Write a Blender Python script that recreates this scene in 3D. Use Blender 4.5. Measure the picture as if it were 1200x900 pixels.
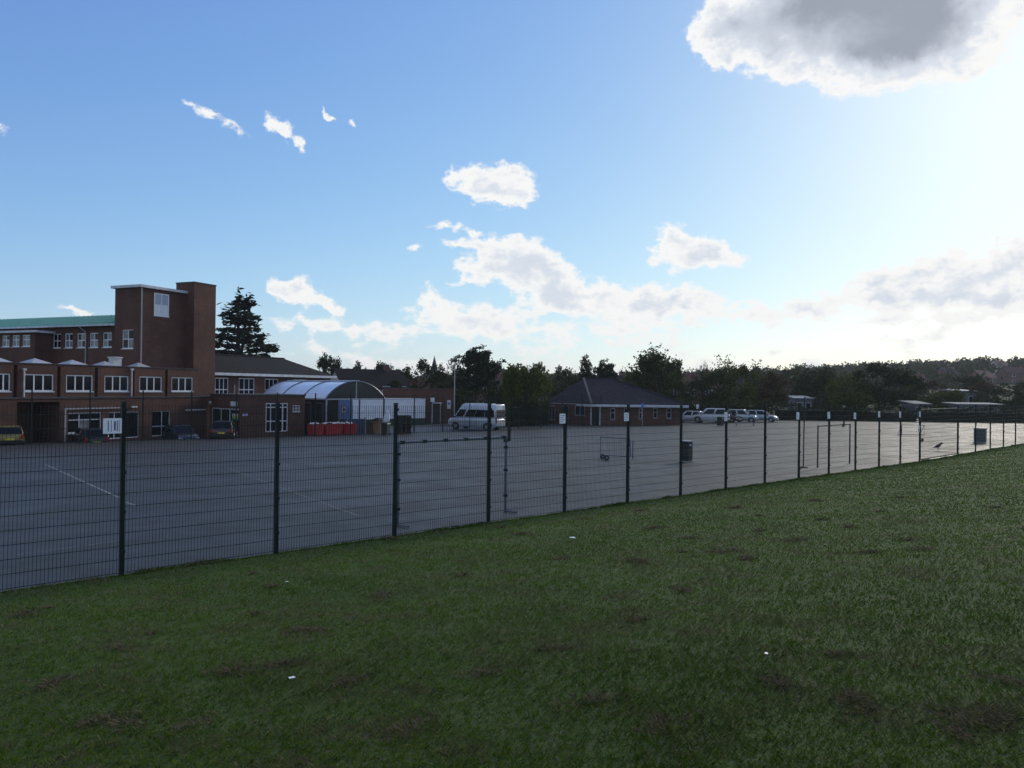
import bpy, bmesh, math, random
import numpy as np
from mathutils import Vector, Matrix

for o in list(bpy.data.objects):
    bpy.data.objects.remove(o)
random.seed(7)
RNG = np.random.default_rng(11)
SC = bpy.context.scene
COL = SC.collection

# ------------------------------------------------------------------ camera
F_PX, W_PX, H_PX = 900.0, 1200.0, 900.0
EYE = Vector((0, 0, 2.926))
PITCH, ROLL = 0.0052, 0.0115
FWD = Vector((0, math.cos(PITCH), math.sin(PITCH)))
UP0 = Vector((0, -math.sin(PITCH), math.cos(PITCH)))
XR = Vector((1, 0, 0))
CR = XR * math.cos(ROLL) + UP0 * math.sin(ROLL)
CU = -XR * math.sin(ROLL) + UP0 * math.cos(ROLL)
cam_data = bpy.data.cameras.new('camera')
cam = bpy.data.objects.new('camera', cam_data)
COL.objects.link(cam)
cam.matrix_world = Matrix(((CR.x, CU.x, -FWD.x, EYE.x), (CR.y, CU.y, -FWD.y, EYE.y),
                           (CR.z, CU.z, -FWD.z, EYE.z), (0, 0, 0, 1)))
cam_data.sensor_width = 36
cam_data.lens = 36 * F_PX / W_PX
cam_data.clip_start = 0.1
cam_data.clip_end = 8000
SC.camera = cam


def ray(px, py):
    return CR * ((px - 600) / F_PX) + CU * ((450 - py) / F_PX) + FWD


def azel(px, py):
    d = ray(px, py).normalized()
    return math.atan2(d.x, d.y), math.asin(d.z)


# ------------------------------------------------------------------ exposure, sky, sun
SC.view_settings.view_transform = 'Standard'
SC.view_settings.look = 'None'
SC.view_settings.exposure = 0.0
SC.view_settings.gamma = 1.0
SC.view_settings.use_curve_mapping = False
SUN_AZ, SUN_EL = math.radians(35), math.radians(23)

world = bpy.data.worlds.new('World')
SC.world = world
world.use_nodes = True
NT = world.node_tree
NT.nodes.clear()
world.cycles.sampling_method = 'MANUAL'
world.cycles.sample_map_resolution = 512


def nd(tree, typ, **kw):
    n = tree.nodes.new(typ)
    for k, v in kw.items():
        setattr(n, k, v)
    return n


def mth(tree, op, a, b=None, c=None, clamp=False):
    n = tree.nodes.new('ShaderNodeMath')
    n.operation = op
    n.use_clamp = clamp
    for i, v in enumerate((a, b, c)):
        if v is None:
            continue
        if isinstance(v, (int, float)):
            n.inputs[i].default_value = v
        else:
            tree.links.new(v, n.inputs[i])
    return n.outputs[0]


def maprange(tree, v, a, b, lo=0.0, hi=1.0, smooth=True):
    n = tree.nodes.new('ShaderNodeMapRange')
    n.interpolation_type = 'SMOOTHSTEP' if smooth else 'LINEAR'
    n.clamp = True
    tree.links.new(v, n.inputs[0])
    n.inputs[1].default_value, n.inputs[2].default_value = a, b
    n.inputs[3].default_value, n.inputs[4].default_value = lo, hi
    return n.outputs[0]


def mixc(tree, fac, a, b):
    n = tree.nodes.new('ShaderNodeMix')
    n.data_type = 'RGBA'
    if isinstance(fac, (int, float)):
        n.inputs[0].default_value = fac
    else:
        tree.links.new(fac, n.inputs[0])
    for s, v in ((n.inputs[6], a), (n.inputs[7], b)):
        if isinstance(v, (tuple, list)):
            s.default_value = (*v[:3], 1)
        else:
            tree.links.new(v, s)
    return n.outputs[2]


SKY_STRENGTH = 0.15
sky = nd(NT, 'ShaderNodeTexSky', sky_type='NISHITA')
sky.sun_disc = False
sky.sun_elevation = SUN_EL
sky.sun_rotation = SUN_AZ
sky.altitude = 60
sky.air_density = 1.0
sky.dust_density = 0.4
sky.ozone_density = 2.0
tc = nd(NT, 'ShaderNodeTexCoord')
sep = nd(NT, 'ShaderNodeSeparateXYZ')
NT.links.new(tc.outputs['Generated'], sep.inputs[0])
az_s = mth(NT, 'ARCTAN2', sep.outputs[0], sep.outputs[1])
el_s = mth(NT, 'ARCSINE', sep.outputs[2])
# ragged cloud outlines: warp the direction a little with noise
warp = nd(NT, 'ShaderNodeTexNoise')
warp.inputs['Scale'].default_value = 34
warp.inputs['Detail'].default_value = 4
warp.inputs['Roughness'].default_value = 0.6
NT.links.new(tc.outputs['Generated'], warp.inputs['Vector'])
wv = nd(NT, 'ShaderNodeVectorMath', operation='SUBTRACT')
NT.links.new(warp.outputs['Color'], wv.inputs[0])
wv.inputs[1].default_value = (.5, .5, .5)
ws = nd(NT, 'ShaderNodeVectorMath', operation='MULTIPLY')
NT.links.new(wv.outputs[0], ws.inputs[0])
ws.inputs[1].default_value = (.05, .035, 0)
ae = nd(NT, 'ShaderNodeCombineXYZ')
NT.links.new(az_s, ae.inputs[0])
NT.links.new(el_s, ae.inputs[1])
wadd = nd(NT, 'ShaderNodeVectorMath', operation='ADD')
NT.links.new(ae.outputs[0], wadd.inputs[0])
NT.links.new(ws.outputs[0], wadd.inputs[1])
AE = wadd.outputs[0]

# clouds: centre x, y, radius x, y (as sighted), tilt, density
BLOBS = [
    # the large grey cloud high on the right, under the sun
    (1020, 5, 150, 70, 0, 1.5), (945, 10, 80, 55, 15, 1.1), (1095, 5, 70, 70, 0, 1.4), (1010, -75, 165, 80, 0, 1.6),
    (1010, 62, 85, 36, 12, .9), (1055, 60, 85, 38, -12, 1.0), (1135, 50, 50, 40, -30, .7), (862, 28, 40, 30, 0, .95),
    (836, 46, 28, 30, 20, .95), (851, 68, 19, 17, 0, .65), (905, 58, 44, 32, 40, .8), (1195, 20, 40, 55, -30, .35),
    (1150, 84, 40, 14, -15, .4),
    # wisps high on the left
    (228, 124, 15, 9, 20, .40), (250, 132, 20, 9, 24, .44), (276, 146, 20, 11, 25, .42), (318, 143, 17, 10, 20, .40),
    (334, 150, 22, 12, 10, .40), (348, 168, 18, 8, 38, .4), (384, 133, 13, 6, 32, .42), (396, 140, 8, 5, 15, .3), (417, 144, 7, 8, 45, .42),
    # single cumulus
    (556, 210, 34, 20, 0, .62), (600, 208, 34, 22, 12, .66), (574, 224, 45, 15, 5, .6), (598, 236, 30, 12, 0, .5), (524, 206, 11, 6, 0, .36),
    (519, 264, 20, 7, 0, .5), (547, 271, 15, 6, 0, .46), (483, 287, 14, 10, 0, .52),
    # towering cumulus
    (585, 295, 34, 20, 10, .7), (622, 306, 38, 28, 25, .85), (650, 330, 44, 26, 35, .85), (540, 285, 30, 6, 4, .5), (575, 318, 46, 16, 8, .8),
    (690, 345, 40, 18, 5, .7), (545, 327, 16, 7, 0, .5), (640, 352, 55, 16, 0, .55), (508, 345, 14, 14, 30, .5),
    # cumulus right of centre
    (790, 280, 27, 24, 20, .8), (804, 300, 42, 18, 0, .85), (832, 288, 20, 14, 40, .6), (852, 302, 36, 12, 0, .7),
    # low clouds
    (344, 338, 26, 16, 10, .62), (366, 352, 34, 12, 14, .66), (392, 361, 24, 5, 0, .4), (322, 335, 14, 10, 0, .4), (96, 364, 24, 7, 0, .45),
    (400, 385, 100, 14, 2, .46), (520, 365, 50, 14, 0, .40), (565, 375, 60, 16, 0, .52), (740, 358, 46, 22, 0, .95), (790, 350, 44, 16, -5, .8),
    (820, 362, 44, 16, 0, .7), (880, 370, 46, 13, 0, .5), (640, 388, 110, 14, 0, .42), (950, 360, 46, 17, 0, .7), (1030, 330, 40, 20, -12, .65),
    (1085, 320, 54, 20, -8, .75), (1150, 320, 54, 28, -10, .8), (1195, 299, 44, 22, -15, .7), (1040, 352, 54, 15, 5, .9), (1110, 346, 64, 14, -3, .95), (1175, 350, 54, 14, 0, .9), (1140, 372, 60, 7, 0, .6), (1040, 374, 40, 8, 0, .5),
    (1250, 330, 70, 35, 0, .7), (1122, 291, 15, 7, 0, .45), (-2, 145, 14, 9, 0, .4),
]
dens = None
for (bx, by, rx, ry, rot, wgt) in BLOBS:
    a0, e0 = azel(bx, by)
    a1, _ = azel(bx + 10, by)
    _, e1 = azel(bx, by - 10)
    K = 1.8
    mp = nd(NT, 'ShaderNodeMapping', vector_type='TEXTURE')
    NT.links.new(AE, mp.inputs[0])
    mp.inputs['Location'].default_value = (a0, e0, 0)
    mp.inputs['Rotation'].default_value = (0, 0, math.radians(-rot))
    mp.inputs['Scale'].default_value = (K * rx * (a1 - a0) / 10, K * ry * (e1 - e0) / 10, 1)
    gr = nd(NT, 'ShaderNodeTexGradient', gradient_type='QUADRATIC_SPHERE')
    NT.links.new(mp.outputs[0], gr.inputs[0])
    if dens is None:
        dens = mth(NT, 'MULTIPLY', gr.outputs['Fac'], wgt)
    else:
        dens = mth(NT, 'MULTIPLY_ADD', gr.outputs['Fac'], wgt, dens)
# a band of broken low cloud all round the horizon
bandvec = nd(NT, 'ShaderNodeVectorMath', operation='MULTIPLY')
NT.links.new(tc.outputs['Generated'], bandvec.inputs[0])
bandvec.inputs[1].default_value = (1, 1, 3.2)
bn = nd(NT, 'ShaderNodeTexNoise')
bn.inputs['Scale'].default_value = 7
bn.inputs['Detail'].default_value = 4
bn.inputs['Roughness'].default_value = .62
NT.links.new(bandvec.outputs[0], bn.inputs['Vector'])
bmask = mth(NT, 'MULTIPLY', mth(NT, 'MULTIPLY', maprange(NT, el_s, .0, .16, 1, 0), maprange(NT, el_s, -.03, .0)), maprange(NT, az_s, -.42, -.05, .35, 1))
band = mth(NT, 'MULTIPLY', maprange(NT, bn.outputs['Fac'], .36, .68), bmask)
dens = mth(NT, 'MULTIPLY_ADD', band, .42, dens)
# the same fair-weather cumulus carries on over the rest of the sky
gn = nd(NT, 'ShaderNodeTexNoise')
gn.inputs['Scale'].default_value = 3.2
gn.inputs['Detail'].default_value = 4
gn.inputs['Roughness'].default_value = .6
NT.links.new(bandvec.outputs[0], gn.inputs['Vector'])
away = mth(NT, 'MAXIMUM', maprange(NT, mth(NT, 'ABSOLUTE', az_s), .68, .95), maprange(NT, el_s, .56, .75))
rest = mth(NT, 'MULTIPLY', mth(NT, 'MULTIPLY', maprange(NT, gn.outputs['Fac'], .46, .66), away), maprange(NT, el_s, -.03, .03))
dens = mth(NT, 'MULTIPLY_ADD', rest, .8, dens)
# fine billows
fn = nd(NT, 'ShaderNodeTexNoise')
fn.inputs['Scale'].default_value = 38
fn.inputs['Detail'].default_value = 6
fn.inputs['Roughness'].default_value = .62
bv2 = nd(NT, 'ShaderNodeVectorMath', operation='MULTIPLY')
NT.links.new(tc.outputs['Generated'], bv2.inputs[0])
bv2.inputs[1].default_value = (1, 1, 1.5)
NT.links.new(bv2.outputs[0], fn.inputs['Vector'])
fine = mth(NT, 'SUBTRACT', fn.outputs['Fac'], .5)
present = maprange(NT, dens, .02, .2)
dens2 = mth(NT, 'MULTIPLY_ADD', mth(NT, 'MULTIPLY', fine, present), 1.15, dens)
alpha = maprange(NT, dens2, .12, .40)
# thick parts go grey, thin edges stay white
g1 = maprange(NT, mth(NT, 'MULTIPLY_ADD', fine, 2.4, dens), .42, 1.2)
g2 = maprange(NT, mth(NT, 'MULTIPLY_ADD', fine, .5, dens), 1.0, 2.1)
S = 1 / SKY_STRENGTH
white = tuple(S * c for c in (.97, .965, .95))
pale = tuple(S * c for c in (.70, .75, .835))
grey = tuple(S * c for c in (.33, .36, .43))
ccol = mixc(NT, g2, mixc(NT, g1, white, pale), grey)
tint = nd(NT, 'ShaderNodeMix', data_type='RGBA', blend_type='MULTIPLY')
tint.inputs[0].default_value = 1
NT.links.new(sky.outputs[0], tint.inputs[6])
tint.inputs[7].default_value = (.80, 1.09, 2.25, 1)
soft = nd(NT, 'ShaderNodeVectorMath', operation='MULTIPLY_ADD')
NT.links.new(tint.outputs[2], soft.inputs[0])
soft.inputs[1].default_value = (.36 * SKY_STRENGTH, .44 * SKY_STRENGTH, .68 * SKY_STRENGTH)
soft.inputs[2].default_value = (1, 1, 1)
soft2 = nd(NT, 'ShaderNodeVectorMath', operation='DIVIDE')
NT.links.new(tint.outputs[2], soft2.inputs[0])
NT.links.new(soft.outputs[0], soft2.inputs[1])
final = mixc(NT, mth(NT, 'MULTIPLY', alpha, .96), soft2.outputs[0], ccol)
bg = nd(NT, 'ShaderNodeBackground')
bg.inputs['Strength'].default_value = SKY_STRENGTH
NT.links.new(final, bg.inputs['Color'])
wo = nd(NT, 'ShaderNodeOutputWorld')
NT.links.new(bg.outputs[0], wo.inputs['Surface'])

sun_d = bpy.data.lights.new('sun', 'SUN')
sun_d.energy = 1.9
sun_d.angle = math.radians(12)
sun_d.color = (1, .93, .82)
sun = bpy.data.objects.new('sun', sun_d)
COL.objects.link(sun)
sdir = Vector((math.sin(SUN_AZ) * math.cos(SUN_EL), math.cos(SUN_AZ) * math.cos(SUN_EL), math.sin(SUN_EL)))
sun.rotation_euler = sdir.to_track_quat('Z', 'Y').to_euler()
sun.location = sdir * 50

# ------------------------------------------------------------------ site frame: s along the near fence, d across the playground
P0 = Vector((-5.9053, 11.6861, 0))
ANG = 0.7749
SD = Vector((math.cos(ANG), math.sin(ANG), 0))
ND = Vector((-math.sin(ANG), math.cos(ANG), 0))
CAM_D = (Vector((0, 0, 0)) - P0).dot(ND)


def sd_of(x, y):
    v = Vector((x, y, 0)) - P0
    return v.dot(SD), v.dot(ND)


def smooth(a, b, x):
    t = min(1, max(0, (x - a) / (b - a)))
    return t * t * (3 - 2 * t)


def zbase(s):
    return -0.0102 * min(35, max(-40, s))


def gz(x, y):
    s, d = sd_of(x, y)
    z = zbase(s)
    if d <= 0:
        return z + 0.103 * min(-d, 14) + 0.02 * max(0, min(-d - 14, 60))
    z -= 0.022 * min(d, 62)
    # the car park lies lower than the playground on the school side
    z -= .55 * smooth(46.0, 47.4, d) * (1 - smooth(36, 44, s))
    # wooded rise far behind, higher to the right
    r = math.hypot(x, y)
    a = math.atan2(x, y)
    z += smooth(190, 620, r) * (5.0 + 17 * smooth(-.15, .75, a))
    return z


def sdz(s, d, up=0.0):
    p = P0 + SD * s + ND * d
    return Vector((p.x, p.y, gz(p.x, p.y) + up))


def at_depth(px, py, Y):
    r = ray(px, py)
    return EYE + r * (Y / r.y)


def on_ground(px, Y):
    """ground point in sight column px at distance Y"""
    p = at_depth(px, 470, Y)
    return Vector((p.x, p.y, gz(p.x, p.y)))


def px_plane(px, py, p0, n):
    r = ray(px, py)
    return EYE + r * ((p0 - EYE).dot(n) / r.dot(n))


# ------------------------------------------------------------------ materials
MATS = {}


def mat(name, col, rough=.7, var=.18, scale=3.0, metal=0.0, bump=0.0, bscale=40.0, spec=.4, col2=None, coat=0.0, stretch=(1, 1, 1)):
    if name in MATS:
        return MATS[name]
    m = bpy.data.materials.new(name)
    m.use_nodes = True
    t = m.node_tree
    b = t.nodes['Principled BSDF']
    b.inputs['Roughness'].default_value = rough
    b.inputs['Metallic'].default_value = metal
    b.inputs['Specular IOR Level'].default_value = spec
    b.inputs['Coat Weight'].default_value = coat
    tcn = nd(t, 'ShaderNodeTexCoord')
    mp = nd(t, 'ShaderNodeMapping')
    mp.inputs['Scale'].default_value = stretch
    t.links.new(tcn.outputs['Object'], mp.inputs[0])
    n = nd(t, 'ShaderNodeTexNoise')
    n.inputs['Scale'].default_value = scale
    n.inputs['Detail'].default_value = 5
    n.inputs['Roughness'].default_value = .65
    t.links.new(mp.outputs[0], n.inputs['Vector'])
    f = maprange(t, n.outputs['Fac'], .3, .7)
    c2 = col2 if col2 else tuple(min(1, c * (1 + var * 1.4)) for c in col)
    c1 = col if col2 else tuple(c * (1 - var) for c in col)
    t.links.new(mixc(t, f, c1, c2), b.inputs['Base Color'])
    if bump:
        n2 = nd(t, 'ShaderNodeTexNoise')
        n2.inputs['Scale'].default_value = bscale
        n2.inputs['Detail'].default_value = 3
        t.links.new(mp.outputs[0], n2.inputs['Vector'])
        bp = nd(t, 'ShaderNodeBump')
        bp.inputs['Strength'].default_value = bump
        bp.inputs['Distance'].default_value = .02
        t.links.new(n2.outputs['Fac'], bp.inputs['Height'])
        t.links.new(bp.outputs[0], b.inputs['Normal'])
    MATS[name] = m
    return m


def brick_mat(name, c1, c2, mortar):
    if name in MATS:
        return MATS[name]
    m = bpy.data.materials.new(name)
    m.use_nodes = True
    t = m.node_tree
    b = t.nodes['Principled BSDF']
    b.inputs['Roughness'].default_value = .85
    b.inputs['Specular IOR Level'].default_value = .25
    tcn = nd(t, 'ShaderNodeTexCoord')
    sp = nd(t, 'ShaderNodeSeparateXYZ')
    t.links.new(tcn.outputs['Object'], sp.inputs[0])
    cb = nd(t, 'ShaderNodeCombineXYZ')
    t.links.new(mth(t, 'ADD', sp.outputs[0], sp.outputs[1]), cb.inputs[0])
    t.links.new(sp.outputs[2], cb.inputs[1])
    br = nd(t, 'ShaderNodeTexBrick')
    t.links.new(cb.outputs[0], br.inputs['Vector'])
    br.inputs['Scale'].default_value = 1
    br.inputs['Brick Width'].default_value = .225
    br.inputs['Row Height'].default_value = .075
    br.inputs['Mortar Size'].default_value = .008
    br.inputs['Color1'].default_value = (*c1, 1)
    br.inputs['Color2'].default_value = (*c2, 1)
    br.inputs['Mortar'].default_value = (*mortar, 1)
    n = nd(t, 'ShaderNodeTexNoise')
    n.inputs['Scale'].default_value = .45
    n.inputs['Detail'].default_value = 6
    n.inputs['Roughness'].default_value = .7
    t.links.new(tcn.outputs['Object'], n.inputs['Vector'])
    mx = nd(t, 'ShaderNodeMix', data_type='RGBA', blend_type='MULTIPLY')
    mx.inputs[0].default_value = 1
    t.links.new(br.outputs['Color'], mx.inputs[6])
    t.links.new(mixc(t, maprange(t, n.outputs['Fac'], .3, .7), (.72, .70, .68), (1.15, 1.12, 1.1)), mx.inputs[7])
    t.links.new(mx.outputs[2], b.inputs['Base Color'])
    bp = nd(t, 'ShaderNodeBump')
    bp.inputs['Strength'].default_value = .5
    bp.inputs['Distance'].default_value = .008
    bp.invert = True
    t.links.new(br.outputs['Fac'], bp.inputs['Height'])
    t.links.new(bp.outputs[0], b.inputs['Normal'])
    MATS[name] = m
    return m


def leaf_mat(name, c1, c2, trans=.25):
    if name in MATS:
        return MATS[name]
    m = bpy.data.materials.new(name)
    m.use_nodes = True
    t = m.node_tree
    t.nodes.clear()
    g = nd(t, 'ShaderNodeNewGeometry')
    c = mixc(t, g.outputs['Random Per Island'], c1, c2)
    d = nd(t, 'ShaderNodeBsdfDiffuse')
    tr = nd(t, 'ShaderNodeBsdfTranslucent')
    t.links.new(c, d.inputs[0])
    t.links.new(c, tr.inputs[0])
    mx = nd(t, 'ShaderNodeMixShader')
    mx.inputs[0].default_value = trans
    t.links.new(d.outputs[0], mx.inputs[1])
    t.links.new(tr.outputs[0], mx.inputs[2])
    o = nd(t, 'ShaderNodeOutputMaterial')
    t.links.new(mx.outputs[0], o.inputs[0])
    MATS[name] = m
    return m


GLASS = mat('dark_glass', (.010, .011, .014), rough=.06, var=.3, scale=.6, spec=.13)
GLASS_PALE = mat('blind_glass', (.16, .16, .165), rough=.15, var=.3, scale=1.5, spec=.5)
WHITE = mat('white_upvc', (.72, .73, .74), rough=.4, var=.06, scale=4)
OFFWHITE = mat('weathered_white_paint', (.52, .53, .54), rough=.6, var=.14, scale=3)
BRICK = brick_mat('brown_brick', (.138, .056, .035), (.098, .040, .026), (.10, .084, .074))
BRICK2 = brick_mat('red_brick', (.150, .058, .036), (.108, .043, .028), (.11, .092, .08))
DARKFELT = mat('roof_felt', (.06, .06, .062), rough=.9, var=.25, scale=2)
TILE = mat('dark_roof_tiles', (.016, .015, .015), rough=.9, spec=.12, var=.3, scale=2.5, bump=.5, bscale=9, stretch=(1, 1, 3))
TILE2 = mat('slate_roof_tiles', (.035, .032, .036), rough=.9, spec=.12, var=.3, scale=2.5, bump=.5, bscale=9, stretch=(1, 1, 3))
TILE_RED = mat('red_brown_roof_tiles', (.10, .048, .036), rough=.85, var=.3, scale=2.5, bump=.5, bscale=9)
COPPER = mat('green_copper', (.12, .33, .29), rough=.65, var=.2, scale=1.2, col2=(.17, .40, .35))
PIPE = mat('grey_pipe', (.36, .36, .37), rough=.5, var=.1)
BLACKP = mat('black_plastic', (.012, .012, .013), rough=.5, var=.3)
RUBBER = mat('tyre_rubber', (.015, .015, .016), rough=.85, var=.25)
STEEL = mat('galvanised_steel', (.42, .43, .45), rough=.4, var=.15, metal=.7)
FENCE = mat('dark_green_powder_coat', (.010, .019, .016), rough=.55, var=.2, spec=.25)


# ------------------------------------------------------------------ objects
def link(o, parent=None):
    COL.objects.link(o)
    if parent is not None:
        o.parent = parent
    return o


def tag(o, label=None, cat=None, group=None, kind=None):
    if label:
        o['label'] = label
    if cat:
        o['category'] = cat
    if group:
        o['group'] = group
    if kind:
        o['kind'] = kind
    return o


def thing(name, label, cat, loc=(0, 0, 0), rz=0.0, group=None):
    o = bpy.data.objects.new(name, None)
    o.empty_display_size = .2
    link(o)
    o.location = loc
    o.rotation_euler = (0, 0, rz)
    return tag(o, label, cat, group)


def copy_tree(o, parent=None):
    c = o.copy()
    COL.objects.link(c)
    c.parent = parent
    for ch in o.children:
        copy_tree(ch, c)
    return c


class MB:
    def __init__(self):
        self.v, self.f = [], []

    def quad(self, *p):
        b = len(self.v)
        self.v += [tuple(q) for q in p]
        self.f.append(tuple(range(b, b + len(p))))
        return self

    def obox(self, o, e1, e2, e3):
        o, e1, e2, e3 = map(Vector, (o, e1, e2, e3))
        b = len(self.v)
        for k in (0, 1):
            for j in (0, 1):
                for i in (0, 1):
                    self.v.append(tuple(o + e1 * i + e2 * j + e3 * k))
        self.f += [tuple(b + i for i in q) for q in
                   ((0, 2, 3, 1), (4, 5, 7, 6), (0, 1, 5, 4), (2, 6, 7, 3), (0, 4, 6, 2), (1, 3, 7, 5))]
        return self

    def box(self, x0, x1, y0, y1, z0, z1):
        return self.obox((x0, y0, z0), (x1 - x0, 0, 0), (0, y1 - y0, 0), (0, 0, z1 - z0))

    def tube(self, p, q, r0, r1=None, n=8, cap=True):
        p, q = Vector(p), Vector(q)
        r1 = r0 if r1 is None else r1
        ax = (q - p).normalized()
        a = ax.orthogonal().normalized()
        c = ax.cross(a)
        b = len(self.v)
        for (pt, r) in ((p, r0), (q, r1)):
            for i in range(n):
                t = 2 * math.pi * i / n
                self.v.append(tuple(pt + (a * math.cos(t) + c * math.sin(t)) * r))
        for i in range(n):
            j = (i + 1) % n
            self.f.append((b + i, b + j, b + n + j, b + n + i))
        if cap:
            self.f.append(tuple(b + i for i in reversed(range(n))))
            self.f.append(tuple(b + n + i for i in range(n)))
        return self

    def loft(self, rings, cap=True):
        b = len(self.v)
        n = len(rings[0])
        for r in rings:
            self.v += [tuple(p) for p in r]
        for k in range(len(rings) - 1):
            for i in range(n):
                j = (i + 1) % n
                self.f.append((b + k * n + i, b + k * n + j, b + (k + 1) * n + j, b + (k + 1) * n + i))
        if cap:
            self.f.append(tuple(b + i for i in reversed(range(n))))
            self.f.append(tuple(b + (len(rings) - 1) * n + i for i in range(n)))
        return self

    def build(self, name, m, parent=None, bevel=0.0, smooth_=False, fix=False):
        me = bpy.data.meshes.new(name)
        me.from_pydata(self.v, [], self.f)
        me.materials.append(m)
        if fix or smooth_:
            bm = bmesh.new()
            bm.from_mesh(me)
            if smooth_:
                bmesh.ops.remove_doubles(bm, verts=bm.verts, dist=1e-4)
            bmesh.ops.recalc_face_normals(bm, faces=bm.faces)
            bm.to_mesh(me)
            bm.free()
        if smooth_:
            me.polygons.foreach_set('use_smooth', [True] * len(me.polygons))
        me.update()
        o = bpy.data.objects.new(name, me)
        link(o, parent)
        if bevel:
            bv = o.modifiers.new('bevel', 'BEVEL')
            bv.width = bevel
            bv.segments = 2
            bv.limit_method = 'ANGLE'
        return o


def np_mesh(name, V, F, m, parent=None, col=None):
    V = np.asarray(V, dtype=np.float32)
    F = np.asarray(F, dtype=np.int32)
    me = bpy.data.meshes.new(name)
    n, k = F.shape
    me.vertices.add(len(V))
    me.vertices.foreach_set('co', V.ravel())
    me.loops.add(n * k)
    me.loops.foreach_set('vertex_index', F.ravel())
    me.polygons.add(n)
    me.polygons.foreach_set('loop_start', np.arange(0, n * k, k, dtype=np.int32))
    if col is not None:
        at = me.color_attributes.new('blade', 'FLOAT_COLOR', 'POINT')
        at.data.foreach_set('color', np.asarray(col, dtype=np.float32).ravel())
    me.update(calc_edges=True)
    me.materials.append(m)
    o = bpy.data.objects.new(name, me)
    return link(o, parent)


# ------------------------------------------------------------------ ground
def strip_mesh(name, ss, ds, m, up, jitter=0.0):
    V, F = [], []
    for s in ss:
        for d in ds:
            p = sdz(s, d, up)
            if jitter and d < -.3:
                p.z += jitter * (math.sin(s * 1.3 + d * .7) * .5 + math.sin(s * .47 - d * 1.9 + 1) * .5 + math.sin(s * 3.1 + 2 * d) * .25)
            V.append(tuple(p))
    nd_ = len(ds)
    for i in range(len(ss) - 1):
        for j in range(nd_ - 1):
            F.append((i * nd_ + j, (i + 1) * nd_ + j, (i + 1) * nd_ + j + 1, i * nd_ + j + 1))
    o = np_mesh(name, V, F, m)
    o.data.polygons.foreach_set('use_smooth', [True] * len(o.data.polygons))
    return o


def ground_mat():
    m = bpy.data.materials.new('mown_grass')
    m.use_nodes = True
    t = m.node_tree
    b = t.nodes['Principled BSDF']
    b.inputs['Roughness'].default_value = .9
    b.inputs['Specular IOR Level'].default_value = .15
    tcn = nd(t, 'ShaderNodeTexCoord')
    P = tcn.outputs['Object']

    def noise(sc, det=5, r=.65, w=None):
        n = nd(t, 'ShaderNodeTexNoise')
        n.inputs['Scale'].default_value = sc
        n.inputs['Detail'].default_value = det
        n.inputs['Roughness'].default_value = r
        t.links.new(P if w is None else w, n.inputs['Vector'])
        return n.outputs['Fac']
    c = mixc(t, maprange(t, noise(.5), .35, .65), (.045, .085, .018), (.066, .105, .024))
    c = mixc(t, maprange(t, noise(9, 6, .75), .35, .7), c, (.085, .120, .034))
    c = mixc(t, mth(t, 'MULTIPLY', maprange(t, noise(2.3, 7, .75), .52, .70), .7), c, (.105, .09, .052))
    c = mixc(t, mth(t, 'MULTIPLY', maprange(t, noise(60, 4, .7), .45, .7), .5), c, (.030, .05, .015))
    t.links.new(c, b.inputs['Base Color'])
    bp = nd(t, 'ShaderNodeBump')
    bp.inputs['Strength'].default_value = .9
    bp.inputs['Distance'].default_value = .05
    t.links.new(mth(t, 'ADD', noise(22, 6, .75), mth(t, 'MULTIPLY', noise(4, 4), 1.5)), bp.inputs['Height'])
    t.links.new(bp.outputs[0], b.inputs['Normal'])
    return m


def asphalt_mat(name, dark, light):
    m = bpy.data.materials.new(name)
    m.use_nodes = True
    t = m.node_tree
    b = t.nodes['Principled BSDF']
    b.inputs['Specular IOR Level'].default_value = .23
    tcn = nd(t, 'ShaderNodeTexCoord')
    mp = nd(t, 'ShaderNodeMapping')
    mp.inputs['Rotation'].default_value = (0, 0, -ANG)
    t.links.new(tcn.outputs['Object'], mp.inputs[0])
    st = nd(t, 'ShaderNodeMapping')
    st.inputs['Scale'].default_value = (.07, .45, 1)
    t.links.new(mp.outputs[0], st.inputs[0])

    def noise(sc, det, r, v):
        n = nd(t, 'ShaderNodeTexNoise')
        n.inputs['Scale'].default_value = sc
        n.inputs['Detail'].default_value = det
        n.inputs['Roughness'].default_value = r
        t.links.new(v, n.inputs['Vector'])
        return n.outputs['Fac']
    c = mixc(t, maprange(t, noise(.25, 6, .65, mp.outputs[0]), .3, .7), dark, light)
    c = mixc(t, mth(t, 'MULTIPLY', maprange(t, noise(1.0, 5, .7, st.outputs[0]), .5, .75), .5), c, tuple(x * 1.5 for x in light))
    c = mixc(t, mth(t, 'MULTIPLY', maprange(t, noise(1.7, 5, .7, mp.outputs[0]), .56, .68), .6), c, tuple(x * .55 for x in dark))
    c = mixc(t, mth(t, 'MULTIPLY', maprange(t, noise(60, 2, .6, mp.outputs[0]), .4, .7), .35), c, tuple(x * 1.6 for x in light))
    t.links.new(c, b.inputs['Base Color'])
    t.links.new(maprange(t, noise(.6, 4, .6, mp.outputs[0]), .3, .7, .48, .62), b.inputs['Roughness'])
    bp = nd(t, 'ShaderNodeBump')
    bp.inputs['Strength'].default_value = .35
    bp.inputs['Distance'].default_value = .01
    t.links.new(noise(90, 3, .6, mp.outputs[0]), bp.inputs['Height'])
    t.links.new(bp.outputs[0], b.inputs['Normal'])
    return m


GRASS = ground_mat()
ASPH = asphalt_mat('playground_asphalt', (.028, .0277, .0273), (.038, .0372, .0365))
ASPH2 = asphalt_mat('car_park_asphalt', (.045, .046, .05), (.062, .062, .066))
FIELD = mat('rough_field', (.028, .042, .014), rough=.95, var=.3, scale=.3, spec=.1)

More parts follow.
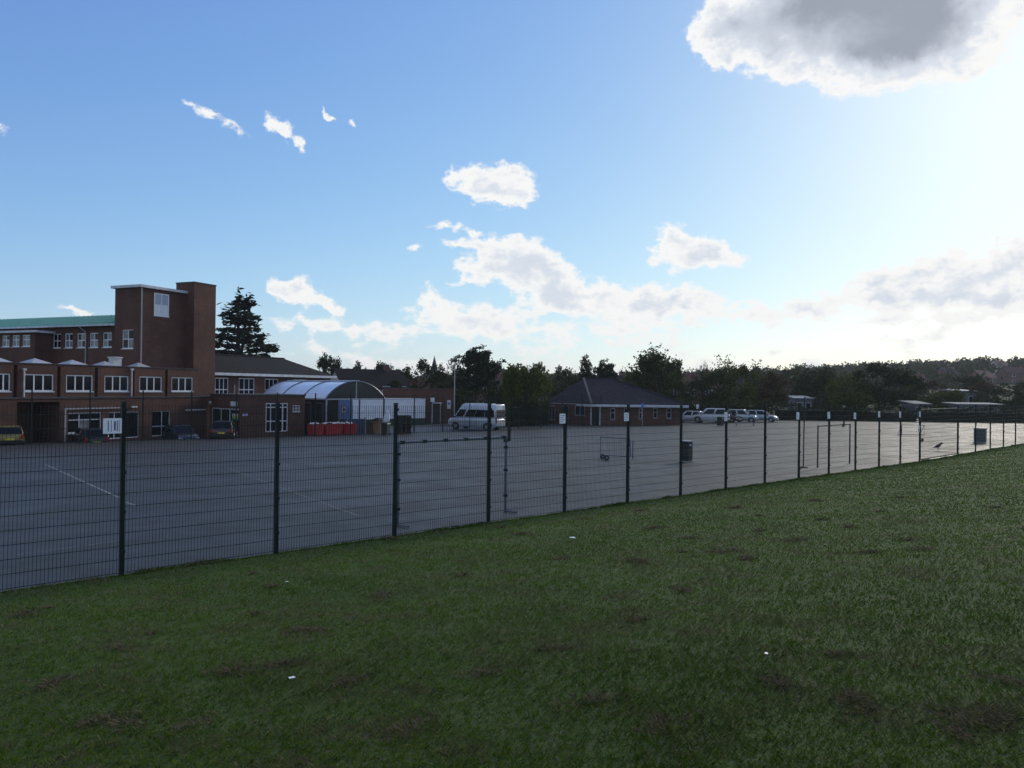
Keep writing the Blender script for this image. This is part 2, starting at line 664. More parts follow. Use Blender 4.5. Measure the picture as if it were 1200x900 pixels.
lin = np.linspace
SBR = [-40, 35, 36, 38, 40, 42, 44]
DBR = [46.0, 46.35, 46.7, 47.05, 47.4, 62.0]
s_all = list(lin(-900, -60, 12)) + SBR + list(lin(60, 200, 8)) + list(lin(260, 1400, 20))
tag(strip_mesh('ground', [s for s in s_all], [0.0] + DBR + list(lin(80, 250, 10)) + list(lin(300, 1500, 22)), FIELD, -.03), kind='structure')
gs = list(lin(-60, -20, 14)) + list(lin(-19, 45, 129)) + list(lin(47, 140, 30))
gd = list(lin(-80, -20, 12)) + list(lin(-19, -.6, 47)) + [-.35, -.12, .06]
tag(strip_mesh('grass_bank', gs, gd, GRASS, 0.0, jitter=.022), kind='structure')
tag(strip_mesh('field', list(lin(-900, -60, 8)) + list(lin(-40, 35, 6)) + list(lin(60, 1400, 12)), list(lin(-900, -90, 8)) + [-74, -14, 0], FIELD, -.06), kind='structure')
tag(strip_mesh('playground', [-60, -40, 35, 140], [0.0, 46.0], ASPH, -.012), kind='structure')
tag(strip_mesh('car_park', [-60] + SBR + [140], DBR + [72.0], ASPH2, -.010), kind='structure')

LINEP = mat('worn_white_paint', (.17, .175, .18), rough=.7, var=.5, scale=9)
LINEP2 = mat('faded_white_paint', (.115, .12, .125), rough=.7, var=.4, scale=7)


def gline(name, a, b, w, m, label):
    pa, pb = [Vector((*on_gpx(*q)[:2], 0)) for q in (a, b)]
    dr = (pb - pa).normalized()
    nn = Vector((-dr.y, dr.x, 0)) * w / 2
    mb = MB()
    N = 6
    for i in range(N):
        q = []
        for (t, sg) in ((i / N, -1), ((i + 1) / N, -1), ((i + 1) / N, 1), (i / N, 1)):
            p = pa.lerp(pb, t) + nn * sg
            q.append((p.x, p.y, gz(p.x, p.y) - .006))
        mb.quad(*q)
    o = mb.build(name, m)
    return tag(o, kind='structure')


def on_gpx(px, py):
    """where the sight line through a pixel meets the playground plane"""
    r = ray(px, py)
    lo, hi = 3.0, 400.0
    f = lambda t: EYE.z + r.z * t - gz(r.x * t, r.y * t)
    for _ in range(60):
        mid = (lo + hi) / 2
        if f(mid) > 0:
            lo = mid
        else:
            hi = mid
    return EYE + r * lo


gline('line_marking', (53, 544), (140, 583), .07, LINEP, '')
gline('line_marking', (147, 588), (158, 592), .07, LINEP, '')
gline('line_marking', (265, 548), (420, 604), .06, LINEP2, '')
gline('line_marking', (340, 566), (430, 558), .06, LINEP2, '')
gline('line_marking', (20, 650), (140, 633), .06, LINEP2, '')
gline('line_marking', (487, 506.5), (496, 506.5), .5, LINEP, '')
gline('line_marking', (505, 506.5), (513, 506.5), .5, LINEP, '')
gline('line_marking', (910, 540), (1010, 533), .07, LINEP2, '')

# ------------------------------------------------------------------ near mesh fence
FH = 2.6
DPX = Vector((SD.x, SD.y, 0))


def fence_s(px):
    """s of the fence line sighted at column px (mid height)"""
    p = px_plane(px, 510, P0, ND)
    return (p - P0).dot(SD)


fence = thing('mesh_fence', 'dark green welded mesh fence along the edge of the grass bank', 'fence', P0, ANG)
post_s = [k * 2.525 for k in range(-3, 15)]
gate_end = fence_s(1122.7)
post2_s = [gate_end] + [fence_s(p) for p in (1143.3, 1160.5, 1176, 1190, 1202, 1213)]


def post_mesh():
    mb = MB()
    mb.box(-.03, .03, -.03, .03, -.4, FH + .03)
    mb.box(-.034, .034, -.034, .034, FH + .032, FH + .055)
    for z in (.35, .95, 1.55, 2.15, FH - .1):
        mb.box(-.036, .036, -.055, -.0302, z, z + .05)
    o = mb.build('post', FENCE, fence)
    return o


p_proto = post_mesh()


def panel_proto(L):
    mb = MB()
    n = int(round(L / .05))
    for i in range(n):
        x = .03 + (L - .06) * i / (n - 1)
        r = .0024
        mb.obox((x - r, -r - .036, .05), (2 * r, 0, 0), (0, 2 * r, 0), (0, 0, FH - .05))
    k = 0
    z = .06
    while z < FH:
        for dy in (-.0087, .0027):
            mb.obox((.02, dy - .036, z - .0035), (L - .04, 0, 0), (0, .006, 0), (0, 0, .007))
        z += .2
    return mb


def put_panel(mesh_obj, s, first):
    o = mesh_obj if first else mesh_obj.copy()
    if not first:
        COL.objects.link(o)
    o.parent = fence
    o.location = (s, 0, zbase(s))
    o.rotation_euler = (0, 0.0102 if s < 35 else 0, 0)
    return o


first = True
for s in post_s + post2_s:
    if first:
        o = p_proto
        first = False
    else:
        o = p_proto.copy()
        COL.objects.link(o)
        o.parent = fence
    o.location = (s, 0, zbase(s))
pp = panel_proto(2.525).build('wire_panel', FENCE, fence)
for i, s in enumerate(post_s[:-1]):
    put_panel(pp, s, i == 0)
for a, b in zip(post2_s[:-1], post2_s[1:]):
    put_panel(panel_proto(b - a).build('wire_panel', FENCE, fence), a, True)

# gate between the two runs
gs0, gs1 = post_s[-1], gate_end
gate = thing('mesh_gate', 'dark green mesh gate with a latch in the fence line', 'gate', P0 + SD * gs0 + Vector((0, 0, zbase(gs0))), ANG)
GL = gs1 - gs0
half = GL / 2
for (x0, x1) in ((.06, GL - .06),):
    mb = MB()
    mb.box(x0, x0 + .05, -.025, .025, .08, FH - .1)
    mb.box(x1 - .05, x1, -.025, .025, .08, FH - .1)
    mb.box(x0 + .05, x1 - .05, -.025, .025, FH - .15, FH - .1)
    mb.box(x0 + .05, x1 - .05, -.025, .025, .08, .13)
    leaf = mb.build('gate_leaf', FENCE, gate)
    mb = MB()
    x = x0 + .1
    while x < x1 - .06:
        mb.box(x - .003, x + .003, -.003, .003, .13, FH - .15)
        x += .05
    z = .3
    while z < FH - .2:
        mb.box(x0 + .05, x1 - .05, -.012, -.004, z, z + .009)
        mb.box(x0 + .05, x1 - .05, .004, .012, z, z + .009)
        z += .2
    mb.build('gate_mesh', FENCE, leaf)
mb = MB()
mb.box(.10, .34, -.05, -.026, 1.0, 1.06)
mb.box(.16, .22, -.07, -.026, .93, 1.13)
mb.box(.34, .40, -.06, -.026, .97, 1.09)
mb.build('latch', BLACKP, gate, bevel=.006)

# notices on the fence
PAPER = mat('laminated_paper', (.80, .82, .84), rough=.35, var=.05)
INK = mat('printed_ink', (.10, .12, .20), rough=.6, var=.3, scale=30)


def notice(k_s, off, ztop, w, h, label, group=None, tilt=0.0, rich=False):
    s = k_s + off
    base = P0 + SD * s + Vector((0, 0, zbase(s) + ztop))
    t = thing('notice', label, 'notice', base, ANG, group)
    t.rotation_euler = (0, tilt, ANG)
    MB().box(0, w, -.058, -.054, -h, 0).build('sheet', PAPER, t)
    mb = MB()
    if rich:
        for (x, z0, z1, ww) in ((.25, .15, .85, .05), (.42, .12, .9, .03), (.58, .2, .8, .10), (.75, .15, .85, .05), (.88, .1, .9, .02)):
            mb.box(w * x, w * (x + ww), -.0605, -.0583, -h * z1, -h * z0)
    else:
        for i, (a, b) in enumerate(((.1, .9), (.12, .7), (.1, .85), (.1, .6))):
            z = -h * (.18 + .2 * i)
            mb.box(w * a, w * b, -.0605, -.0583, z - h * .05, z)
    mb.build('print', INK, t)
    for (x, z) in ((.01, -.01), (w - .01, -.01)):
        MB().box(x - .004, x + .004, -.062, -.046, z - .004, z + .004).build('cable_tie', BLACKP, t)


S_ = lambda k: k * 2.525
notice(S_(0), -.30, FH - .20, .26, .23, 'white landscape notice with dark strokes tied beside the post near the brown school wall', rich=True)
G_N = 'white notices on the mesh fence'
notice(S_(4), -.27, FH - .18, .21, .24, 'white notice tied to the fence in front of the hipped pavilion door', G_N)
notice(S_(5), -.25, FH - .17, .20, .22, 'white notice tied to the fence in front of the hipped pavilion wall', G_N)
notice(S_(7), -.22, FH - .17, .18, .28, 'white notice tied to the fence in front of the parked white cars', G_N)
for k in (9, 10, 11, 12, 13):
    notice(S_(k), -.30 - .03 * (k % 2), FH - .18 - .02 * (k % 3), .22, .26, 'small white notice tied high on the fence beside the %s post from the gate' % {13: 'second', 12: 'third', 11: 'fourth', 10: 'fifth', 9: 'sixth'}[k], G_N, tilt=(.12, -.1, .05, -.04, .08)[k - 9])
notice(S_(14), -.28, FH - .2, .2, .26, 'small white notice on the upper fence next to the gate post', G_N)
notice(S_(14), -.34, FH - .82, .22, .34, 'crooked white notice hanging low beside the gate post', G_N, tilt=.3)

# ------------------------------------------------------------------ tall fence on the far side of the playground
FD, FSP, FFH = 45.2, 3.45, 3.6
far = thing('ball_stop_fence', 'tall thin dark mesh fence along the far edge of the playground', 'fence', P0 + ND * FD, ANG)
s0 = 0.0
pr = px_plane(325, 480, P0 + ND * FD, ND)
s0 = (pr - P0).dot(SD)
mb = MB()
mb.box(-.035, .035, -.035, .035, -.3, FFH)
fp = mb.build('post', FENCE, far)
mb = MB()
n = 34
for i in range(n):
    x = .06 + (FSP - .12) * i / (n - 1)
    mb.box(x - .003, x + .003, -.003, .003, .05, FFH - .05)
z = .06
while z < FFH:
    mb.box(.035, FSP - .035, -.006, .006, z, z + .008)
    z += .4
fpan = mb.build('wire_panel', FENCE, far)
for k in range(-9, 13):
    s = s0 + k * FSP
    zz = zbase(s) - .022 * FD
    a = fp if k == -9 else fp.copy()
    b = fpan if k == -9 else fpan.copy()
    if k != -9:
        COL.objects.link(a)
        if k < 12:
            COL.objects.link(b)
    a.parent = far
    a.location = (s, 0, zz)
    if k < 12:
        b.parent = far
        b.location = (s, 0, zz)

# ------------------------------------------------------------------ building helpers
class Fr:
    def __init__(self, org, ang):
        self.o = Vector(org)
        self.e = Vector((math.cos(ang), math.sin(ang), 0))
        self.n = Vector((-math.sin(ang), math.cos(ang), 0))
        self.ang = ang

    def loc(self, p):
        d = Vector(p) - self.o
        return Vector((d.dot(self.e), d.dot(self.n), d.z))

    def fy(self, px, py, c):
        """local x, z on the plane y = c"""
        q = self.loc(px_plane(px, py, self.o + self.n * c, self.n))
        return q.x, q.z

    def fx(self, px, py, c):
        """local y, z on the plane x = c"""
        q = self.loc(px_plane(px, py, self.o + self.e * c, self.e))
        return q.y, q.z


XA, YA, ZA = Vector((1, 0, 0)), Vector((0, 1, 0)), Vector((0, 0, 1))


def wall(mb, o, e1, nin, a0, a1, z0, z1, rects=(), reveal=.14, thick=.3):
    """wall sheet with openings, reveals and a thin closed rim"""
    o = Vector(o)
    P = lambda a, z, d=0: o + e1 * a + ZA * z + nin * d
    As = sorted({a0, a1, *[min(max(r[i], a0), a1) for r in rects for i in (0, 1)]})
    Zs = sorted({z0, z1, *[min(max(r[i], z0), z1) for r in rects for i in (2, 3)]})
    for i in range(len(As) - 1):
        for j in range(len(Zs) - 1):
            ca, cz = (As[i] + As[i + 1]) / 2, (Zs[j] + Zs[j + 1]) / 2
            if any(r[0] < ca < r[1] and r[2] < cz < r[3] for r in rects):
                continue
            mb.quad(P(As[i], Zs[j]), P(As[i + 1], Zs[j]), P(As[i + 1], Zs[j + 1]), P(As[i], Zs[j + 1]))
    for (b0, b1, y0, y1) in [r[:4] for r in rects]:
        y0 = max(y0, z0)
        mb.quad(P(b0, y0), P(b0, y1), P(b0, y1, reveal), P(b0, y0, reveal))
        mb.quad(P(b1, y0), P(b1, y0, reveal), P(b1, y1, reveal), P(b1, y1))
        mb.quad(P(b0, y1), P(b1, y1), P(b1, y1, reveal), P(b0, y1, reveal))
        mb.quad(P(b0, y0), P(b0, y0, reveal), P(b1, y0, reveal), P(b1, y0))


def window(parent, o, e1, nin, r, cols=1, rows=(1.0,), rec=.08, fr=.07, bar=.055, glass=None, frame=None, sill=True, name='window', cw=None, pane_mats=None):
    """frame part with one child pane per light"""
    a0, a1, z0, z1 = r[:4]
    glass = glass or GLASS
    frame = frame or WHITE
    o = Vector(o)
    D = .06

    def bx(mb, x0, x1, y0, y1, d0, d1):
        mb.obox(o + e1 * x0 + ZA * y0 + nin * d0, e1 * (x1 - x0), nin * (d1 - d0), ZA * (y1 - y0))
    mb = MB()
    bx(mb, a0 + .004, a0 + fr, z0 + .004, z1 - .004, rec, rec + D)
    bx(mb, a1 - fr, a1 - .004, z0 + .004, z1 - .004, rec, rec + D)
    bx(mb, a0 + fr, a1 - fr, z1 - fr, z1 - .004, rec, rec + D)
    bx(mb, a0 + fr, a1 - fr, z0 + .004, z0 + fr, rec, rec + D)
    if cw is None:
        cw = [1.0 / cols] * cols
    xs = [a0 + fr]
    W = a1 - a0 - 2 * fr
    for c in cw:
        xs.append(xs[-1] + W * c)
    ys = [z0 + fr]
    Hh = z1 - z0 - 2 * fr
    for c in rows:
        ys.append(ys[-1] + Hh * c)
    for x in xs[1:-1]:
        bx(mb, x - bar / 2, x + bar / 2, z0 + fr, z1 - fr, rec + .004, rec + D - .004)
    for y in ys[1:-1]:
        for i in range(len(xs) - 1):
            l = xs[i] + (bar / 2 if i else 0)
            rr = xs[i + 1] - (bar / 2 if i < len(xs) - 2 else 0)
            bx(mb, l, rr, y - bar / 2, y + bar / 2, rec + .006, rec + D - .006)
    if sill:
        bx(mb, a0 - .04, a1 + .04, z0 - .06, z0 - .003, -.05, rec + .01)
    w = mb.build(name, frame, parent)
    k = 0
    for j in range(len(ys) - 1):
        for i in range(len(xs) - 1):
            mb = MB()
            e = bar / 2 - .005
            bx(mb, xs[i] + (e if i else -.005), xs[i + 1] - (e if i < len(xs) - 2 else -.005),
               ys[j] + (e if j else -.005), ys[j + 1] - (e if j < len(ys) - 2 else -.005), rec + .025, rec + .035)
            g = pane_mats[k % len(pane_mats)] if pane_mats else glass
            mb.build('pane', g, w)
            k += 1
    return w


def pipe(parent, p, q, r=.055, m=None, name='drainpipe'):
    return MB().tube(p, q, r, n=8).build(name, m or PIPE, parent, smooth_=False)


# ------------------------------------------------------------------ the brown brick school
UANG = math.atan2(900, 395)
o20 = at_depth(20, 470, 51.0)
SB = Fr((o20.x, o20.y, 0), UANG)
school = thing('school_building', 'brown brick school with a tall stair tower, chimney and green copper roof', 'building', SB.o, UANG)
ZG = -2.2
zL = SB.fy(150, 466.3, 0)[1]
zP = SB.fy(100, 428.6, .5)[1]
xl = SB.fy(-60, 470, 0)[0]
xr0 = SB.fy(252, 470, 0)[0]
xr1 = SB.fy(233.5, 440, .5)[0]
fx0 = lambda px, py=470: SB.fy(px, py, 0)[0]
fz0 = lambda px, py: SB.fy(px, py, 0)[1]

# ground floor
gw = (fx0(80), fx0(119.5), fz0(100, 507), fz0(100, 483.5))
gd1 = (fx0(128), fx0(164), ZG + .95, fz0(146, 482.6))
gd2 = (fx0(178.5), fx0(200), ZG + .95, fz0(190, 481.5))
rec_ = (fx0(20), fx0(70), ZG, zL - .22)
mb = MB()
wall(mb, (0, 0, 0), XA, YA, xl, xr0, ZG, zL, [rec_, gw, gd1, gd2], reveal=.16)
# recessed porch left of the window
rx0, rx1 = rec_[0], rec_[1]
mb.quad((rx0, .16, ZG), (rx0, .16, zL - .22), (rx0, 2.6, zL - .22), (rx0, 2.6, ZG))
mb.quad((rx1, .16, ZG), (rx1, 2.6, ZG), (rx1, 2.6, zL - .22), (rx1, .16, zL - .22))
mb.quad((rx0, 2.6, ZG), (rx0, 2.6, zL - .22), (rx1, 2.6, zL - .22), (rx1, 2.6, ZG))
mb.quad((rx0, .16, zL - .22), (rx0, 2.6, zL - .22), (rx1, 2.6, zL - .22), (rx1, .16, zL - .22))
mb.quad((xr0, 0, ZG), (xr0, 9, ZG), (xr0, 9, zL), (xr0, 0, zL))
mb.quad((xl, 0, ZG), (xl, 0, zL), (xl, 9, zL), (xl, 9, ZG))
mb.build('wall', BRICK, school)
mb = MB()
mb.box(xl, xr0 + .05, -.06, 1.3, zL, zL + .09)
mb.box(xr1 + .003, xr0 + .05, 1.3, 9, zL, zL + .09)
mb.build('flat_roof', DARKFELT, school)
window(school, (0, 0, 0), XA, YA, gw, 3, (.66, .34), pane_mats=[GLASS, GLASS_PALE, GLASS, GLASS, GLASS, GLASS])
window(school, (0, 0, 0), XA, YA, gd1, 2, (1.0,), cw=[.18, .82], sill=False, name='door', rec=.1)
window(school, (0, 0, 0), XA, YA, gd2, 2, (.38, .62), cw=[.58, .42], sill=False, name='door', rec=.1)
# pale conduit framing the window
xc = fx0(76)
zc = fz0(100, 478)
MB().box(xc - .05, xc + .05, -.09, -.01, ZG, zc).build('drainpipe', PIPE, school)
MB().box(xc + .051, fx0(147), -.09, -.01, zc - .09, zc).build('conduit', PIPE, school)
MB().box(fx0(153.5), fx0(160), -.1, -.01, fz0(156, 477.5), fz0(156, 476)).build('light_fitting', WHITE, school)
MB().box(fx0(217), fx0(240), -.12, -.01, fz0(228, 481), fz0(228, 479.6)).build('lintel_strip', OFFWHITE, school)
MB().tube((fx0(245.5), -.22, fz0(245, 472)), (fx0(245.5), -.02, fz0(245, 471.5)), .17, .1, n=10).build('light_fitting', WHITE, school)

# first floor bays
Y1 = .5
f1 = lambda px, py=448: SB.fy(px, py, Y1)
wpx = [(-10, 12.5), (28, 63.2), (77.6, 109.2), (122.6, 151), (163.5, 190.2), (201.2, 226.3)]
zt = f1(46, 438.4)[1]
zb_ = f1(46, 458.7)[1]
wr = [(f1(a)[0], f1(b)[0], zb_, zt) for a, b in wpx]
slots = [(f1(p)[0] - .13, f1(p)[0] + .13, zL + .09, zP - .12) for p in (18, 69, 113, 156, 195)]
mb = MB()
wall(mb, (0, Y1, 0), XA, YA, xl, xr1, zL + .05, zP, wr + slots, reveal=.18)
for (a, b, z0, z1) in slots:
    mb.quad((a, Y1 + .18, z0), (a, Y1 + .18, z1), (a, Y1 + .3, z1), (a, Y1 + .3, z0))
    mb.quad((b, Y1 + .18, z0), (b, Y1 + .3, z0), (b, Y1 + .3, z1), (b, Y1 + .18, z1))
    mb.quad((a, Y1 + .3, z0), (a, Y1 + .3, z1), (b, Y1 + .3, z1), (b, Y1 + .3, z0))
mb.quad((xr1, Y1, zL + .05), (xr1, 4, zL + .05), (xr1, 4, zP), (xr1, Y1, zP))
mb.quad((xl, Y1, zL + .05), (xl, Y1, zP), (xl, 14, zP), (xl, 14, zL + .05))
mb.build('wall', BRICK, school)
mb = MB()
mb.box(xl, xr1 + .04, Y1 - .05, Y1 + .3, zP, zP + .07)
mb.build('coping', DARKFELT, school)
mb = MB()
mb.box(xl, xr1, Y1 + .3, 14, zP - .15, zP - .05)
mb.build('flat_roof', DARKFELT, school)
for i, r in enumerate(wr):
    window(school, (0, Y1, 0), XA, YA, r, 3, (1.0,), fr=.09, bar=.09, rec=.06)
for p in (27.3, 153.5):
    x = f1(p)[0]
    pipe(school, (x, Y1 - .08, zL + .1), (x, Y1 - .08, f1(p, 433)[1]), .055, OFFWHITE)
    MB().box(x - .11, x + .11, Y1 - .18, Y1 - .01, f1(p, 434)[1], f1(p, 431.8)[1]).build('hopper', OFFWHITE, school)
# pyramid rooflights
for (p, w) in ((-4, 1.5), (41, 1.75), (84.5, 1.7), (122.5, 1.55), (162, 1.5)):
    x, z = SB.fy(p, 421.8 + max(0, p) * .03, 2.1)
    mb = MB()
    b0 = zP - .05
    h = w / 2
    base = [(x - h, 2.1 - h, b0), (x + h, 2.1 - h, b0), (x + h, 2.1 + h, b0), (x - h, 2.1 + h, b0)]
    lip = [(a, b, b0 + .10) for a, b, _ in base]
    mb.loft([base, lip])
    ap = (x, 2.1, max(z, b0 + .5))
    for i in range(4):
        mb.quad(lip[i], lip[(i + 1) % 4], ap)
    mb.build('rooflight', mat('pale_rooflight', (.34, .34, .36), rough=.4, var=.08), school)
x = SB.fy(135, 424, 3.0)[0]
mb = MB()
mb.box(x - .35, x + .35, 2.7, 3.3, zP - .05, zP + .75)
mb.box(x - .42, x + .42, 2.62, 3.38, zP + .752, zP + .85)
mb.build('roof_vent', STEEL, school)

# stair tower
YC = 3.0
xc0, _ = SB.fy(227, 400, YC)
YT = 4.0
xt, zTop = SB.fy(165.5, 336.5, YT)
xte = SB.fy(226, 350, YT)[0]
ytl = SB.fx(134.5, 380, xt)[0]
tw = (*[SB.fy(p, 357, YT)[0] for p in (180.5, 198)], SB.fy(189, 370.5, YT)[1], SB.fy(189, 344, YT)[1])
wl = sorted([SB.fx(p, 397, xt)[0] for p in (142.8, 156.3)])
tlw = (wl[0], wl[1], SB.fx(150, 408.5, xt)[1], SB.fx(150, 386, xt)[1])
mb = MB()
wall(mb, (0, YT, 0), XA, YA, xt, xte, zL, zTop, [tw], reveal=.12)
wall(mb, (xt, 0, 0), YA, XA, YT, ytl, zL, zTop, [tlw], reveal=.12)
mb.quad((xte, YT, zL), (xte, ytl, zL), (xte, ytl, zTop), (xte, YT, zTop))
mb.quad((xt, ytl, zL), (xt, ytl, zTop), (xte, ytl, zTop), (xte, ytl, zL))
mb.build('tower', BRICK, school, fix=True)
mb = MB()
mb.box(xt - .25, xc0 - .01, YT - .25, ytl + .25, zTop, zTop + .22)
mb.build('tower_roof', OFFWHITE, school)
w = window(school, (0, YT, 0), XA, YA, tw, 2, (.47, .53), fr=.11, bar=.1, sill=True, rec=-.01,
           pane_mats=[WHITE, WHITE, mat('pale_blue_pane', (.30, .36, .45), rough=.1, var=.05), MATS['pale_blue_pane']])
window(school, (xt, 0, 0), YA, XA, tlw, 2, (.5, .5), fr=.08, bar=.07, pane_mats=[GLASS_PALE, GLASS, GLASS, GLASS_PALE])
pipe(school, (xt + .0, YT - .09, zP), (xt + .0, YT - .09, zTop - .02), .05)

# chimney
YC = 3.0
xc0, _ = SB.fy(227, 400, YC)
xc1, _ = SB.fy(252.3, 400, YC)
zC = SB.fy(227, 331, YC)[1]
mb = MB()
mb.box(xc0, xc1, YC, YC + 2.2, ZG, zC)
ch = mb.build('chimney', BRICK, school)
MB().box(xc0 - .04, xc1 + .04, YC - .04, YC + 2.24, zC + .003, zC + .1).build('chimney_coping', DARKFELT, ch)

# green roofed upper wing, running back to the left
xw = xt + .7
ye = SB.fx(-70, 385, xw)[0]
zE = SB.fx(134.5, 380.0, xw)[1]
wing_px = [(61.8, 71), (75.6, 85.2), (90, 100), (104.8, 115), (120, 131)]
rects = []
for a, b in wing_px:
    y0, y1 = sorted([SB.fx(p, 400, xw)[0] for p in (a, b)])
    zt2 = SB.fx(126, 389.4, xw)[1]
    zb2 = SB.fx(126, 407, xw)[1]
    rects.append((y0, y1, zb2, zt2))
mb = MB()
wall(mb, (xw, 0, 0), YA, XA, ytl - 1, ye, zL, zE, rects, reveal=.12)
mb.quad((xw, ye, zL), (xw, ye, zE), (xw + 9, ye, zE), (xw + 9, ye, zL))
mb.quad((xw + 9, ye, zL), (xw + 9, ye, zE), (xw + 9, ytl - 1, zE), (xw + 9, ytl - 1, zL))
mb.build('wall', BRICK, school)
for i, r in enumerate(rects):
    window(school, (xw, 0, 0), YA, XA, r, 2, (.5, .5), fr=.09, bar=.08, pane_mats=[(GLASS, GLASS_PALE, GLASS_PALE, GLASS), (GLASS_PALE, GLASS_PALE, GLASS, GLASS_PALE)][i % 2] if i else [GLASS])
xrd = xw + 5.0
zR = SB.fx(134.5, 369.4, xrd)[1]
mb = MB()
ov = .55
mb.loft([[(xw - ov, y, zE + .02), (xrd, y, zR), (xw + 9.4, y, zE + .02), (xw + 9.4, y, zE - .1), (xw - ov, y, zE - .1)] for y in (ytl - .98, ye + .3)])
rf = mb.build('roof', COPPER, school, fix=True)
mb = MB()
mb.box(xw - ov - .12, xw - ov - .002, ytl + .02, ye + .3, zE - .16, zE - .02)
mb.build('gutter', OFFWHITE, rf)
mb = MB()
for i in range(40):
    y = ytl + .4 + i * (ye - ytl) / 40
    a, b = Vector((xw - ov, y, zE + .03)), Vector((xrd, y, zR + .01))
    mb.obox(a, (0, .05, 0), (0, 0, .05), b - a)
mb.build('roof_seam', COPPER, rf)
ypipe = SB.fx(101.5, 400, xw)[0]
pipe(school, (xw - .09, ypipe, zP), (xw - .09, ypipe, zE - .6), .055)
pipe(school, (xw - .09, ypipe, zE - .6), (xw - ov, ypipe + .35, zE - .14), .05)
# projecting flat roofed block on the wing
xp = xw - 1.7
yp = SB.fx(41, 400, xp)[0]
zF = SB.fx(41, 389.6, xp)[1]
rects = []
for a, b in ((2, 11.2), (13.9, 22.8), (25.6, 35.2)):
    y0, y1 = sorted([SB.fx(p, 400, xp)[0] for p in (a, b)])
    rects.append((y0, y1, SB.fx(20, 406.2, xp)[1], SB.fx(20, 392.6, xp)[1]))
mb = MB()
wall(mb, (xp, 0, 0), YA, XA, yp, ye - 1, zP - .1, zF, rects, reveal=.12)
mb.quad((xp, yp, zP - .1), (xp, yp, zF), (xw, yp, zF), (xw, yp, zP - .1))
mb.build('wall', BRICK, school)
MB().box(xp - .3, xw - .003, yp - .35, ye - 1, zF, zF + .2).build('flat_roof', OFFWHITE, school)
for i, r in enumerate(rects):
    window(school, (xp, 0, 0), YA, XA, r, 2, (.6, .4), fr=.08, bar=.07, pane_mats=[GLASS_PALE, GLASS_PALE, GLASS_PALE, GLASS_PALE] if i else [GLASS_PALE, GLASS_PALE, GLASS, GLASS_PALE])

# ------------------------------------------------------------------ two storey wing with dark hipped roof
HW = Fr((SB.o.x, SB.o.y, 0), UANG)
wing = thing('hipped_wing', 'two storey brick wing with a dark hipped roof behind the chimney', 'building', SB.o, UANG)
p = at_depth(254, 440, 73.0)
YW = SB.loc(p).y
xa = SB.fy(246, 440, YW)[0]
xb = SB.fy(386, 440, YW)[0]
zEv = SB.fy(300, 440.3, YW)[1]
rects = []
for a, b in ((252, 267.8), (280, 298.3), (310.5, 326), (344, 360)):
    rects.append((SB.fy(a, 450, YW)[0], SB.fy(b, 450, YW)[0], SB.fy(290, 463, YW)[1], SB.fy(290, 443.2, YW)[1]))
mb = MB()
wall(mb, (0, YW, 0), XA, YA, xa, xb, ZG, zEv, rects, reveal=.1)
mb.quad((xb, YW, ZG), (xb, YW + 9, ZG), (xb, YW + 9, zEv), (xb, YW, zEv))
mb.quad((xa, YW, ZG), (xa, YW, zEv), (xa, YW + 9, zEv), (xa, YW + 9, ZG))
mb.build('wall', BRICK2, wing)
for r in rects:
    window(wing, (0, YW, 0), XA, YA, r, 3, (.3, .7), fr=.09, bar=.08, rec=.04)
MB().box(xa, xb + .6, YW - .62, YW - .5, zEv - .06, zEv + .2).build('fascia', OFFWHITE, wing)
zRg = SB.fy(300, 418.6, YW + 4.5)[1]
xrg = SB.fy(333, 420, YW + 4.5)[0]
mb = MB()
A, B, C, D = (xa, YW - .6, zEv + .1), (xb + .6, YW - .6, zEv + .1), (xb + .6, YW + 9.6, zEv + .1), (xa, YW + 9.6, zEv + .1)
R0, R1 = (xa, YW + 4.5, zRg), (xrg, YW + 4.5, zRg)
mb.quad(A, B, R1, R0)
mb.quad(B, C, R1)
mb.quad(C, D, R0, R1)
mb.quad(A, R0, D)
mb.quad(A, D, C, B)
rf = mb.build('roof', TILE, wing)
MB().tube(R0, R1, .12, n=8).build('ridge', TILE, rf)
pipe(wing, (SB.fy(274, 450, YW)[0], YW - .08, ZG), (SB.fy(274, 450, YW)[0], YW - .08, SB.fy(274, 451, YW)[1]), .06)

# ------------------------------------------------------------------ flat roofed entrance block
pc = at_depth(281, 480, 62.3)
EB = Fr((pc.x, pc.y, 0), ANG)
entr = thing('entrance_block', 'low flat roofed brick entrance block with white glazed doors', 'building', EB.o, ANG)
zT = EB.fy(300, 463.8, 0)[1]
ex1 = EB.fy(357.3, 480, 0)[0]
eyl = EB.fx(246.5, 480, 0)[0]
fd = (EB.fy(311.3, 490, 0)[0], EB.fy(337.3, 490, 0)[0], EB.fy(324, 506, 0)[1], EB.fy(324, 472.3, 0)[1])
sw = (EB.fy(343.2, 479, 0)[0], EB.fy(351.4, 479, 0)[0], EB.fy(347, 482.2, 0)[1], EB.fy(347, 475, 0)[1])
y0, y1 = sorted([EB.fx(p, 490, 0)[0] for p in (248, 279.6)])
ed = (y0, y1, ZG + .9, EB.fx(264, 478.3, 0)[1])
mb = MB()
wall(mb, (0, 0, 0), XA, YA, 0, ex1, ZG, zT, [fd, sw], reveal=.12)
wall(mb, (0, 0, 0), YA, XA, 0, eyl, ZG, zT, [ed], reveal=.12)
mb.quad((ex1, 0, ZG), (ex1, eyl, ZG), (ex1, eyl, zT), (ex1, 0, zT))
mb.build('wall', BRICK, entr)
MB().box(-.08, ex1 + .08, -.08, eyl, zT, zT + .12).build('flat_roof', DARKFELT, entr)
window(entr, (0, 0, 0), XA, YA, fd, 4, (.36, .52, .12), fr=.09, bar=.09, rec=.05, cw=[.2, .3, .3, .2], sill=False, name='door')
